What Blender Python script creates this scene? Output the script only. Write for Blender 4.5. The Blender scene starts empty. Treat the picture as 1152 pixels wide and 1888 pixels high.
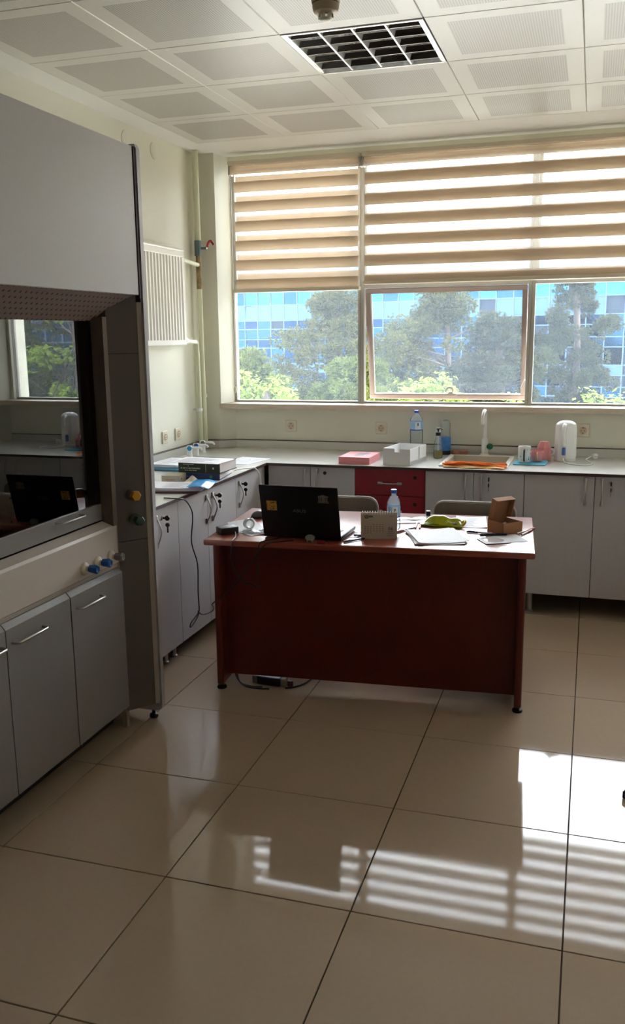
import bpy, bmesh, math, random
from mathutils import Vector, Matrix, Euler
R = math.radians
random.seed(7)
scn = bpy.context.scene
COL = scn.collection

# ------------------------------------------------------------------ camera
def set_camera():
    cd = bpy.data.cameras.new('camera'); co = bpy.data.objects.new('camera', cd)
    COL.objects.link(co)
    f, yaw, pitch, roll = 1627.466, -0.304788, -0.197744, -0.011376
    cd.sensor_fit = 'VERTICAL'; cd.sensor_height = 36.0; cd.sensor_width = 36.0
    cd.lens = f * 36.0 / 1888.0
    cd.clip_start = 0.05; cd.clip_end = 500
    fw = Vector((math.sin(yaw)*math.cos(pitch), math.cos(yaw)*math.cos(pitch), math.sin(pitch)))
    r = Vector((math.cos(yaw), -math.sin(yaw), 0)); u = r.cross(fw)
    r2 = r*math.cos(roll) + u*math.sin(roll); u2 = -r*math.sin(roll) + u*math.cos(roll)
    m = Matrix((r2, u2, -fw)).transposed().to_4x4(); m.translation = (0, 0, 1.662)
    co.matrix_world = m
    scn.camera = co
set_camera()

# ------------------------------------------------------------------ light
def set_light():
    w = bpy.data.worlds.new('bright_hazy_sky'); scn.world = w; w.use_nodes = True
    nt = w.node_tree; nt.nodes.clear()
    out = nt.nodes.new('ShaderNodeOutputWorld'); bg = nt.nodes.new('ShaderNodeBackground')
    tc = nt.nodes.new('ShaderNodeTexCoord'); sx = nt.nodes.new('ShaderNodeSeparateXYZ')
    cr = nt.nodes.new('ShaderNodeValToRGB')
    nt.links.new(tc.outputs['Generated'], sx.inputs[0]); nt.links.new(sx.outputs['Z'], cr.inputs[0])
    cr.color_ramp.elements[0].position = 0.0; cr.color_ramp.elements[0].color = (1.0, 0.975, 0.95, 1)
    cr.color_ramp.elements[1].position = 0.8; cr.color_ramp.elements[1].color = (0.90, 0.93, 1.0, 1)
    nt.links.new(cr.outputs[0], bg.inputs[0]); bg.inputs[1].default_value = 6.0
    nt.links.new(bg.outputs[0], out.inputs[0])
    sd = bpy.data.lights.new('sun', 'SUN'); so = bpy.data.objects.new('sun', sd); COL.objects.link(so)
    sd.energy = 10.0; sd.angle = R(1.0); sd.color = (1.0, 0.95, 0.86)
    so.rotation_euler = Vector((0.75, -0.12, 0.85)).to_track_quat('Z', 'Y').to_euler()
    so.location = (0, -10, 20)
set_light()
scn.view_settings.view_transform = 'Standard'; scn.view_settings.look = 'None'
scn.view_settings.gamma = 1.0; scn.view_settings.use_curve_mapping = False
scn.view_settings.exposure = 1.72
try:
    scn.cycles.max_bounces = 16; scn.cycles.diffuse_bounces = 8; scn.cycles.glossy_bounces = 6
    scn.cycles.transparent_max_bounces = 32; scn.cycles.sample_clamp_indirect = 8.0
    scn.cycles.caustics_reflective = False; scn.cycles.caustics_refractive = False
except Exception:
    pass

# ------------------------------------------------------------------ materials
def lin(c):
    return tuple((v/255/12.92 if v/255 <= 0.04045 else ((v/255+0.055)/1.055)**2.4) for v in c) + (1,)
MATS = {}
def mat(name, rgb, rough=0.5, metal=0.0, spec=0.5, nscale=0, namt=0.0, bump=0.0, bscale=60, stretch=None, coat=0.0):
    if name in MATS: return MATS[name]
    m = bpy.data.materials.new(name); m.use_nodes = True; nt = m.node_tree
    b = nt.nodes['Principled BSDF']
    b.inputs['Base Color'].default_value = lin(rgb); b.inputs['Roughness'].default_value = rough
    b.inputs['Metallic'].default_value = metal; b.inputs['Specular IOR Level'].default_value = spec
    if coat: b.inputs['Coat Weight'].default_value = coat; b.inputs['Coat Roughness'].default_value = 0.08
    if nscale or bump:
        tc = nt.nodes.new('ShaderNodeTexCoord'); mp = nt.nodes.new('ShaderNodeMapping')
        nt.links.new(tc.outputs['Object'], mp.inputs[0])
        if stretch: mp.inputs['Scale'].default_value = stretch
    if nscale:
        n = nt.nodes.new('ShaderNodeTexNoise'); n.inputs['Scale'].default_value = nscale; n.inputs['Detail'].default_value = 4
        nt.links.new(mp.outputs[0], n.inputs['Vector'])
        mx = nt.nodes.new('ShaderNodeMix'); mx.data_type = 'RGBA'
        c = lin(rgb)
        mx.inputs['A'].default_value = tuple(max(0, v*(1-namt)) for v in c[:3])+(1,)
        mx.inputs['B'].default_value = tuple(min(1, v*(1+namt)) for v in c[:3])+(1,)
        nt.links.new(n.outputs['Fac'], mx.inputs['Factor']); nt.links.new(mx.outputs['Result'], b.inputs['Base Color'])
    if bump:
        n2 = nt.nodes.new('ShaderNodeTexNoise'); n2.inputs['Scale'].default_value = bscale; n2.inputs['Detail'].default_value = 3
        nt.links.new(mp.outputs[0], n2.inputs['Vector'])
        bp = nt.nodes.new('ShaderNodeBump'); bp.inputs['Strength'].default_value = bump; bp.inputs['Distance'].default_value = 0.004
        nt.links.new(n2.outputs['Fac'], bp.inputs['Height']); nt.links.new(bp.outputs[0], b.inputs['Normal'])
    MATS[name] = m
    return m
def clear(name, tint, body=None, bodyfac=0.0, rough=0.02, ior=1.45, transl=False, fmul=1.0):
    """thin clear sheet or wall: transparent, with fresnel gloss and an optional diffuse/translucent body"""
    if name in MATS: return MATS[name]
    m = bpy.data.materials.new(name); m.use_nodes = True; nt = m.node_tree; nt.nodes.clear()
    N = nt.nodes.new; L = nt.links.new
    out = N('ShaderNodeOutputMaterial'); tr = N('ShaderNodeBsdfTransparent'); tr.inputs[0].default_value = lin(tint)
    gl = N('ShaderNodeBsdfGlossy'); gl.inputs['Roughness'].default_value = rough
    fr = N('ShaderNodeFresnel'); fr.inputs[0].default_value = ior
    mx = N('ShaderNodeMixShader')
    cur = tr
    if body:
        d1 = N('ShaderNodeBsdfDiffuse'); d1.inputs[0].default_value = lin(body)
        if transl:
            d2 = N('ShaderNodeBsdfTranslucent'); d2.inputs[0].default_value = lin(body)
            mm = N('ShaderNodeMixShader'); mm.inputs[0].default_value = 0.6; L(d1.outputs[0], mm.inputs[1]); L(d2.outputs[0], mm.inputs[2]); d1 = mm
        mb = N('ShaderNodeMixShader')
        tc = N('ShaderNodeTexCoord'); n = N('ShaderNodeTexNoise'); n.inputs['Scale'].default_value = 3.0; n.inputs['Detail'].default_value = 5
        L(tc.outputs['Object'], n.inputs['Vector'])
        mr = N('ShaderNodeMapRange'); mr.inputs['To Min'].default_value = bodyfac*0.8; mr.inputs['To Max'].default_value = min(1, bodyfac*1.2)
        L(n.outputs['Fac'], mr.inputs[0]); L(mr.outputs[0], mb.inputs[0])
        L(tr.outputs[0], mb.inputs[1]); L(d1.outputs[0], mb.inputs[2]); cur = mb
    fac = fr.outputs[0]
    if fmul != 1.0:
        k = N('ShaderNodeMath'); k.operation = 'MULTIPLY'; k.inputs[1].default_value = fmul; L(fac, k.inputs[0]); fac = k.outputs[0]
    L(fac, mx.inputs[0]); L(cur.outputs[0], mx.inputs[1]); L(gl.outputs[0], mx.inputs[2]); L(mx.outputs[0], out.inputs[0])
    MATS[name] = m
    return m
def fabric(name, rgb, trans=0.35, alpha=0.0):
    """woven translucent cloth; alpha = share of open weave"""
    if name in MATS: return MATS[name]
    m = bpy.data.materials.new(name); m.use_nodes = True; nt = m.node_tree; nt.nodes.clear()
    N = nt.nodes.new; L = nt.links.new
    out = N('ShaderNodeOutputMaterial'); d = N('ShaderNodeBsdfDiffuse'); t = N('ShaderNodeBsdfTranslucent')
    tc = N('ShaderNodeTexCoord'); n = N('ShaderNodeTexNoise'); n.inputs['Scale'].default_value = 40
    mp = N('ShaderNodeMapping'); mp.inputs['Scale'].default_value = (0.3, 1, 6); L(tc.outputs['Object'], mp.inputs[0]); L(mp.outputs[0], n.inputs['Vector'])
    mc = N('ShaderNodeMix'); mc.data_type = 'RGBA'; c = lin(rgb)
    mc.inputs['A'].default_value = tuple(v*0.94 for v in c[:3])+(1,); mc.inputs['B'].default_value = tuple(min(1, v*1.06) for v in c[:3])+(1,)
    L(n.outputs['Fac'], mc.inputs['Factor']); L(mc.outputs['Result'], d.inputs[0]); L(mc.outputs['Result'], t.inputs[0])
    mx = N('ShaderNodeMixShader'); mx.inputs[0].default_value = trans
    L(d.outputs[0], mx.inputs[1]); L(t.outputs[0], mx.inputs[2]); cur = mx
    if alpha:
        tr = N('ShaderNodeBsdfTransparent'); m2 = N('ShaderNodeMixShader'); m2.inputs[0].default_value = alpha
        L(cur.outputs[0], m2.inputs[1]); L(tr.outputs[0], m2.inputs[2]); cur = m2
    L(cur.outputs[0], out.inputs[0]); MATS[name] = m
    return m
def dotted(name, rgb, dark, pitch, rad, axes='XY', rough=0.4, spec=0.5, metal=0.0):
    """sheet metal with a regular grid of punched holes"""
    if name in MATS: return MATS[name]
    m = mat(name, rgb, rough, metal, spec); nt = m.node_tree; b = nt.nodes['Principled BSDF']
    N = nt.nodes.new; L = nt.links.new
    tc = N('ShaderNodeTexCoord'); sx = N('ShaderNodeSeparateXYZ'); L(tc.outputs['Object'], sx.inputs[0])
    ds = []
    for a, p in zip(axes, pitch if isinstance(pitch, tuple) else (pitch, pitch)):
        d = N('ShaderNodeMath'); d.operation = 'DIVIDE'; d.inputs[1].default_value = p; L(sx.outputs[a], d.inputs[0])
        fr = N('ShaderNodeMath'); fr.operation = 'FRACT'; L(d.outputs[0], fr.inputs[0])
        s = N('ShaderNodeMath'); s.operation = 'SUBTRACT'; s.inputs[1].default_value = 0.5; L(fr.outputs[0], s.inputs[0])
        k = N('ShaderNodeMath'); k.operation = 'MULTIPLY'; k.inputs[1].default_value = p; L(s.outputs[0], k.inputs[0])
        q = N('ShaderNodeMath'); q.operation = 'POWER'; q.inputs[1].default_value = 2; L(k.outputs[0], q.inputs[0]); ds.append(q)
    ad = N('ShaderNodeMath'); L(ds[0].outputs[0], ad.inputs[0]); L(ds[1].outputs[0], ad.inputs[1])
    lt = N('ShaderNodeMath'); lt.operation = 'LESS_THAN'; lt.inputs[1].default_value = rad*rad; L(ad.outputs[0], lt.inputs[0])
    mx = N('ShaderNodeMix'); mx.data_type = 'RGBA'; mx.inputs['A'].default_value = lin(rgb); mx.inputs['B'].default_value = lin(dark)
    L(lt.outputs[0], mx.inputs['Factor']); L(mx.outputs['Result'], b.inputs['Base Color'])
    return m

# ------------------------------------------------------------------ mesh building
class MB:
    def __init__(s, o=(0, 0, 0)):
        s.v = []; s.f = []; s.mi = []; s.o = Vector(o)
    def add(s, vs, fs, M=None, mi=0):
        n = len(s.v)
        for p in vs:
            p = Vector(p)
            s.v.append((M @ p if M else p) - s.o)
        for f in fs:
            s.f.append(tuple(i+n for i in f)); s.mi.append(mi)
        return s
    def bmadd(s, bm, M=None, mi=0):
        bm.verts.index_update()
        s.add([v.co.copy() for v in bm.verts], [[v.index for v in f.verts] for f in bm.faces], M, mi); bm.free(); return s
    def box(s, x0, x1, y0, y1, z0, z1, bev=0, seg=1, M=None, mi=0):
        if not bev:
            v = [(x0,y0,z0),(x1,y0,z0),(x1,y1,z0),(x0,y1,z0),(x0,y0,z1),(x1,y0,z1),(x1,y1,z1),(x0,y1,z1)]
            return s.add(v, [(3,2,1,0),(4,5,6,7),(0,1,5,4),(1,2,6,5),(2,3,7,6),(3,0,4,7)], M, mi)
        bm = bmesh.new(); bmesh.ops.create_cube(bm, size=1)
        for v in bm.verts:
            v.co = Vector(((x0+x1)/2 + v.co.x*(x1-x0), (y0+y1)/2 + v.co.y*(y1-y0), (z0+z1)/2 + v.co.z*(z1-z0)))
        bmesh.ops.bevel(bm, geom=bm.edges[:], offset=bev, segments=seg, affect='EDGES', profile=0.5)
        return s.bmadd(bm, M, mi)
    def prism(s, poly, a, b, axis='z', M=None, mi=0):
        n = len(poly)
        def P(p, t):
            return {'z': (p[0], p[1], t), 'y': (p[0], t, p[1]), 'x': (t, p[0], p[1])}[axis]
        ar = sum(poly[i][0]*poly[(i+1) % n][1]-poly[(i+1) % n][0]*poly[i][1] for i in range(n))
        fl = (ar > 0) != (axis == 'y')
        vs = [P(p, a) for p in poly] + [P(p, b) for p in poly]
        fs = [tuple(range(n))[::-1], tuple(range(n, 2*n))] + [(i, (i+1) % n, n+(i+1) % n, n+i) for i in range(n)]
        if not fl: fs = [f[::-1] for f in fs]
        return s.add(vs, fs, M, mi)
    def lathe(s, prof, n=20, M=None, mi=0, capped=True, c=(0, 0, 0)):
        vs = []; fs = []
        for r, z in prof:
            for k in range(n):
                a = 2*math.pi*k/n; vs.append((c[0]+r*math.cos(a), c[1]+r*math.sin(a), c[2]+z))
        for i in range(len(prof)-1):
            for k in range(n):
                a = i*n+k; b = i*n+(k+1) % n; fs.append((a, b, b+n, a+n))
        if capped:
            fs.append(tuple(range(n))[::-1]); fs.append(tuple(range((len(prof)-1)*n, len(prof)*n)))
        return s.add(vs, fs, M, mi)
    def cyl(s, c, r, h, axis='z', n=16, M=None, mi=0, r2=None):
        m = {'z': Matrix.Identity(4), 'x': Matrix.Rotation(R(90), 4, 'Y'), 'y': Matrix.Rotation(R(-90), 4, 'X')}[axis]
        m = Matrix.Translation(c) @ m
        return s.lathe([(r, 0), (r if r2 is None else r2, h)], n, (M @ m) if M else m, mi)
    def sphere(s, c, r, n=16, sc=(1, 1, 1), M=None, mi=0, z0=-1, z1=1):
        k = max(5, n//2); prof = []
        for i in range(k+1):
            t = z0+(z1-z0)*i/k if (z0 > -1 or z1 < 1) else -math.cos(math.pi*i/k)
            prof.append((max(1e-4, math.sqrt(max(0, 1-t*t))), t))
        m = Matrix.Translation(c) @ Matrix.Diagonal((r*sc[0], r*sc[1], r*sc[2], 1))
        return s.lathe(prof, n, (M @ m) if M else m, mi)
    def tube(s, pts, r, n=8, sm=0, M=None, mi=0, closed=False):
        pts = [Vector(p) for p in pts]
        if sm: pts = smooth(pts, sm, closed)
        vs = []; fs = []; m = len(pts); up = None
        for i, p in enumerate(pts):
            t = (pts[(i+1) % m]-pts[i-1]) if (closed or 0 < i < m-1) else (pts[1]-p if i == 0 else p-pts[i-1])
            t.normalize()
            if up is None:
                up = Vector((0, 0, 1)) if abs(t.z) < 0.9 else Vector((1, 0, 0))
            a = t.cross(up)
            if a.length < 1e-5: a = t.orthogonal()
            a.normalize(); up = a.cross(t).normalized()
            for k in range(n):
                w = 2*math.pi*k/n; vs.append(p + a*(r*math.cos(w)) + up*(r*math.sin(w)))
        for i in range(m if closed else m-1):
            for k in range(n):
                A = i*n; B = ((i+1) % m)*n; fs.append((A+k, A+(k+1) % n, B+(k+1) % n, B+k))
        if not closed:
            fs.append(tuple(range(n))[::-1]); fs.append(tuple(range((m-1)*n, m*n)))
        return s.add(vs, fs, M, mi)
    def sheet(s, fn, nu, nv, th, M=None, mi=0):
        """thin solid sheet over a u,v grid; thickness th downwards in z (or along a normal given by fn)"""
        vs = []; fs = []; W = nv+1
        for d in (0, 1):
            for i in range(nu+1):
                for j in range(nv+1):
                    p = Vector(fn(i/nu, j/nv)); vs.append(p - Vector((0, 0, th))*d if not isinstance(th, Vector) else p - th*d)
        o = (nu+1)*W
        for i in range(nu):
            for j in range(nv):
                a = i*W+j; q = (a, a+W, a+W+1, a+1); fs.append(q); fs.append(tuple(x+o for x in q[::-1]))
        for i in range(nu):
            a = i*W; fs.append((a, a+o, a+W+o, a+W)); b = a+nv; fs.append((b, b+W, b+W+o, b+o))
        for j in range(nv):
            fs.append((j, j+1, j+1+o, j+o)); b = nu*W+j; fs.append((b, b+o, b+1+o, b+1))
        return s.add(vs, fs, M, mi)
    def mesh(s, name, mats, sm=None):
        me = bpy.data.meshes.new(name); me.from_pydata([tuple(v) for v in s.v], [], s.f); me.update()
        for m in (mats if isinstance(mats, (list, tuple)) else [mats]): me.materials.append(m)
        if any(s.mi): me.polygons.foreach_set('material_index', s.mi)
        bm = bmesh.new(); bm.from_mesh(me); bmesh.ops.recalc_face_normals(bm, faces=bm.faces[:]); bm.to_mesh(me); bm.free()
        if sm:
            me.polygons.foreach_set('use_smooth', [True]*len(me.polygons)); me.set_sharp_from_angle(angle=R(sm))
        me.update()
        return me
    def build(s, name, mats, parent=None, sm=None, label=None):
        o = bpy.data.objects.new(name, s.mesh(name, mats, sm)); COL.objects.link(o)
        if parent: o.parent = parent
        if label: o['label'] = label
        return o
def smooth(P, k, closed=False):
    out = []; n = len(P)
    for i in range(n if closed else n-1):
        p0 = P[i-1] if (closed or i > 0) else P[0]; p1 = P[i]; p2 = P[(i+1) % n]; p3 = P[(i+2) % n] if (closed or i+2 < n) else P[-1]
        for j in range(k):
            t = j/k
            out.append(0.5*((2*p1)+(p2-p0)*t+(2*p0-5*p1+4*p2-p3)*t*t+(3*p1-p0-3*p2+p3)*t*t*t))
    if not closed: out.append(P[-1])
    return out
def tag(o, label, cat, group=None, kind=None):
    o['label'] = label; o['category'] = cat
    if group: o['group'] = group
    if kind: o['kind'] = kind
    return o
def thing(name, label, cat, loc=(0, 0, 0), rz=0.0, group=None, kind=None):
    o = bpy.data.objects.new(name, None); COL.objects.link(o); o.empty_display_size = 0.1
    o.location = loc; o.rotation_euler = (0, 0, rz)
    return tag(o, label, cat, group, kind)
def copy_tree(o, parent=None):
    c = o.copy(); COL.objects.link(c)
    if parent: c.parent = parent
    for ch in list(o.children): copy_tree(ch, c)
    return c
def inst(o, loc, parent=None, rot=None):
    c = o.copy(); COL.objects.link(c); c.location = loc
    if rot: c.rotation_euler = rot
    if parent: c.parent = parent
    return c
def text(name, body, size, m, parent, M, depth=0.0004, align='CENTER', sx=1.0):
    cu = bpy.data.curves.new(name, 'FONT'); cu.body = body; cu.size = size; cu.extrude = depth; cu.align_x = align; cu.align_y = 'CENTER'
    cu.resolution_u = 3
    t = bpy.data.objects.new('tmp', cu); COL.objects.link(t)
    dg = bpy.context.evaluated_depsgraph_get()
    me = bpy.data.meshes.new_from_object(t.evaluated_get(dg)); bpy.data.objects.remove(t); bpy.data.curves.remove(cu)
    me.name = name; me.transform(M @ Matrix.Diagonal((sx, 1, 1, 1))); me.materials.clear(); me.materials.append(m)
    o = bpy.data.objects.new(name, me); COL.objects.link(o); o.parent = parent
    return o

# palette
M_wall = mat('wall_paint', (226, 225, 209), 0.6, spec=0.3, nscale=2.5, namt=0.02, bump=0.08, bscale=180)
M_plaster = mat('ceiling_plaster', (230, 228, 222), 0.7, spec=0.25, nscale=3, namt=0.015)
M_tilewhite = mat('ceiling_tile_enamel', (210, 206, 197), 0.38, spec=0.45)
M_perf = dotted('ceiling_perforated_enamel', (190, 185, 176), (138, 134, 126), 0.0105, 0.0031, rough=0.4, spec=0.4)
M_floor = mat('floor_polished_porcelain', (197, 175, 151), 0.05, spec=0.5, nscale=55, namt=0.045)
M_grout = mat('floor_grout', (72, 56, 42), 0.8)
M_alu = mat('window_aluminium', (170, 168, 160), 0.45, metal=0.0, spec=0.4)
M_sash = mat('sash_aluminium', (172, 156, 150), 0.4)
M_pane = clear('dusty_window_glass', (246, 250, 252), body=(205, 225, 250), bodyfac=0.032, ior=1.45, transl=True, fmul=0.8)
M_sill = mat('sill_stone', (206, 190, 170), 0.35, nscale=30, namt=0.12)
M_blind = fabric('blind_opaque_fabric', (216, 203, 186), 0.52)
M_sheer = fabric('blind_sheer_fabric', (235, 230, 222), 0.5, alpha=0.86)
M_cass = mat('blind_cassette', (214, 203, 180), 0.45)
M_rad = mat('radiator_enamel', (236, 234, 226), 0.3)
M_pipe = mat('painted_pipe', (214, 216, 186), 0.4)
M_rust = mat('rusty_pipe', (150, 128, 96), 0.8, nscale=26, namt=0.9)
M_cab = mat('grey_laminate', (192, 189, 191), 0.42, spec=0.4, nscale=9, namt=0.05, stretch=(6, 6, 0.6))
M_carc = mat('cabinet_carcass', (96, 92, 90), 0.6)
M_red = mat('dark_red_laminate', (138, 14, 34), 0.4, nscale=6, namt=0.08)
M_steel = mat('brushed_steel', (190, 187, 182), 0.35, metal=0.9)
M_black = mat('black_plastic', (22, 18, 18), 0.4)
M_keyblk = mat('key_fob_black', (40, 18, 20), 0.35)
M_top = mat('worktop_laminate', (204, 203, 196), 0.25, nscale=160, namt=0.05)
M_edge = mat('worktop_dark_edge', (66, 50, 46), 0.4)
M_seal = mat('dark_sealant', (84, 76, 70), 0.6)
M_hood = mat('hood_grey_panel', (206, 203, 202), 0.38, spec=0.45, nscale=120, namt=0.05)
M_hoodd = mat('hood_door_grey', (142, 139, 136), 0.36, spec=0.45, nscale=120, namt=0.05)
M_hoodcol = mat('hood_column_shaded', (96, 88, 82), 0.5, nscale=120, namt=0.05)  # grey darkened so the column keeps its backlit shade
M_hoodedge = mat('hood_beige_edge', (176, 164, 152), 0.4)
M_hoodtrim = mat('hood_end_trim', (186, 182, 186), 0.35)
M_apron = mat('hood_apron_beige', (206, 194, 184), 0.35, nscale=90, namt=0.03)
M_hoodgap = mat('hood_shadow_gap', (62, 48, 56), 0.6)
M_hoodin = mat('hood_lining_shaded', (74, 78, 76), 0.6)  # lining coloured dark to stand in for the unlit chamber
M_soffit = dotted('hood_perforated_panel', (160, 144, 138), (48, 40, 40), (0.03, 0.022), 0.0045, axes='YX', rough=0.5)
M_hglass = clear('hood_sash_glass', (170, 180, 178), ior=2.5, rough=0.005)
M_white = mat('white_plastic', (238, 238, 236), 0.3)
M_offw = mat('cream_plastic', (226, 216, 196), 0.4)
M_blue = mat('blue_plastic', (20, 92, 172), 0.3)
M_teal = mat('teal_plastic', (40, 140, 190), 0.3)
M_green = mat('green_plastic', (16, 104, 62), 0.3)
M_dgreen = mat('dark_green_plastic', (10, 62, 44), 0.3)
M_yellow = mat('amber_plastic', (206, 150, 20), 0.3)
M_grey = mat('grey_plastic', (128, 124, 128), 0.35)
M_paper = mat('white_paper', (238, 238, 244), 0.7, nscale=18, namt=0.03)
M_print = mat('printed_ink', (176, 176, 192), 0.7)
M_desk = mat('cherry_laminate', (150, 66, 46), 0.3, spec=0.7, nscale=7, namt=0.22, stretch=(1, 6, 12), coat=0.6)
M_deskv = mat('cherry_laminate_shaded', (98, 30, 16), 0.33, spec=0.4, nscale=6, namt=0.22, stretch=(12, 6, 1))  # darker copy of the cherry laminate, shade of the upright panels put into colour

# ------------------------------------------------------------------ room shell
XL, YB, ZC, XR, YF = -2.65, 5.94, 2.879, 0.655, -3.4
def struct(name, mb, m, label, cat, sm=None):
    return tag(mb.build(name, m, None, sm), label, cat, kind='structure')
M_front = mat('rear_wall_dark', (88, 80, 72), 0.6, nscale=4, namt=0.08)  # unseen wall coloured dark to weaken light bounced back into the room
def room():
    fl = struct('floor', MB().box(XL-0.2, XR+0.2, YF-0.2, 6.3, -0.2, -0.006), M_grout, 'polished beige tiled floor with thin dark joints', 'floor')
    x0, y0 = -1.801, 1.637
    cache = {}
    for i in range(-2, 5):
        for j in range(-9, 9):
            a, b = max(XL, x0+0.6*i), min(XR, x0+0.6*(i+1)); c, d = max(YF, y0+0.6*j), min(5.94, y0+0.6*(j+1))
            if b-a < 0.02 or d-c < 0.02: continue
            k = (round(b-a, 3), round(d-c, 3))
            if k not in cache:
                w, h = (b-a)/2-0.0022, (d-c)/2-0.0022
                cache[k] = MB().prism([(-w, -h), (w, -h), (w, h), (-w, h)], -0.006, -0.0008).prism([(-w, -h), (w, -h), (w-0.0012, h), (-w+0.0012, h)], -0.0008, 0).mesh('tile', M_floor)
                m_ = MB(); ww, hh = w-0.001, h-0.001
                m_.add([(-w,-h,-.006),(w,-h,-.006),(w,h,-.006),(-w,h,-.006),(-w,-h,-.001),(w,-h,-.001),(w,h,-.001),(-w,h,-.001),(-ww,-hh,0),(ww,-hh,0),(ww,hh,0),(-ww,hh,0)],
                       [(0,1,5,4),(1,2,6,5),(2,3,7,6),(3,0,4,7),(4,5,9,8),(5,6,10,9),(6,7,11,10),(7,4,8,11),(8,9,10,11)])
                cache[k] = m_.mesh('tile', M_floor)
            o = bpy.data.objects.new('tile', cache[k]); COL.objects.link(o); o.location = ((a+b)/2, (c+d)/2, 0); o.parent = fl
    # ceiling: slab, plaster border and metal tiles
    ce = struct('ceiling', MB().box(XL-0.2, XR+0.2, YF-0.2, 6.3, ZC+0.05, ZC+0.25), M_plaster, 'suspended ceiling of perforated white metal tiles with plaster border', 'ceiling')
    cx, cy = -2.498, 3.742; yb = cy+1.8; nx = 5
    xr = cx+0.6*nx
    b = MB().box(XL-0.01, cx, YF, 6.12, ZC, ZC+0.05).box(cx, XR+0.01, yb, 6.12, ZC, ZC+0.05).box(xr, XR+0.01, YF, yb, ZC, ZC+0.05)
    b.build('plaster_border', M_plaster, ce)
    t = MB(); w = 0.2992; f = 0.222; e = 0.003
    t.add([(-w,-w,.03),(w,-w,.03),(w,w,.03),(-w,w,.03),(-w,-w,e),(w,-w,e),(w,w,e),(-w,w,e),(-w+e,-w+e,0),(w-e,-w+e,0),(w-e,w-e,0),(-w+e,w-e,0),(-f,-f,0),(f,-f,0),(f,f,0),(-f,f,0)],
          [(0,1,5,4),(1,2,6,5),(2,3,7,6),(3,0,4,7),(4,5,9,8),(5,6,10,9),(6,7,11,10),(7,4,8,11),(8,9,13,12),(9,10,14,13),(10,11,15,14),(11,8,12,15)])
    t.add([(-f,-f,0),(f,-f,0),(f,f,0),(-f,f,0)], [(0,1,2,3)], mi=1)
    me = t.mesh('ceiling_tile', [M_tilewhite, M_perf])
    for p in me.polygons:
        if p.normal.z > 0.5: p.flip()
    for i in range(nx):
        for j in range(-12, 3):
            if (i, j) == (2, 0): continue
            o = bpy.data.objects.new('ceiling_tile', me); COL.objects.link(o); o.location = (cx+0.6*i+0.3, cy+0.6*j+0.3, ZC); o.parent = ce
    struct('wall_left', MB().box(XL-0.2, XL, YF-0.2, 6.25, -0.2, ZC+0.2), M_wall, 'pale green painted wall behind the fume hood and the radiator', 'wall')
    struct('wall_right', MB().box(XR, XR+0.2, YF-0.2, 6.25, -0.2, ZC+0.2), mat('wall_paint_white', (240, 238, 230), 0.6, nscale=2.5, namt=0.02), 'off-white painted wall on the right side of the room', 'wall')
    struct('wall_front', MB().box(XL-0.2, XR+0.2, YF-0.2, YF, -0.2, ZC+0.2), M_front, 'unseen wall opposite the window, coloured dark to cut bounced light', 'wall')
    wb = MB().box(XL, XR, YB, 6.2, -0.2, 1.155).box(XL, XR, 6.02, 6.2, 2.835, ZC+0.1).box(0.54, XR, 6.0, 6.2, 1.1, 2.9).box(XL, -2.52, 6.0, 6.2, 1.1, 2.9)
    struct('wall_back', wb, M_wall, 'pale green window wall with power sockets under the stone sill', 'wall')
    tr = MB().prism([(XL, 5.85), (-2.515, 5.85), (-2.475, 6.06), (XL, 6.06)], 1.19, ZC).prism([(XL, 5.865), (-2.535, 5.865), (-2.43, YB+0.01), (XL, YB+0.01)], 0.0, 1.19)
    t2 = MB().prism([(XR, 5.85), (0.58, 5.85), (0.56, 6.06), (XR, 6.06)], 1.19, ZC).prism([(XR, 5.865), (0.60, 5.865), (0.53, YB+0.01), (XR, YB+0.01)], 0.0, 1.19)
    struct('trim_3', t2, M_wall, 'pale green corner pillar right of the window', 'pillar')
    struct('trim_1', tr, M_wall, 'pale green corner pillar left of the window', 'pillar')
    si = MB().prism([(-2.54, 5.865), (0.62, 5.865), (0.56, 6.12), (-2.48, 6.12), (-2.49, 6.0)], 1.155, 1.19)
    struct('trim_2', si, M_sill, 'beige stone window sill', 'sill')
room()

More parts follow.
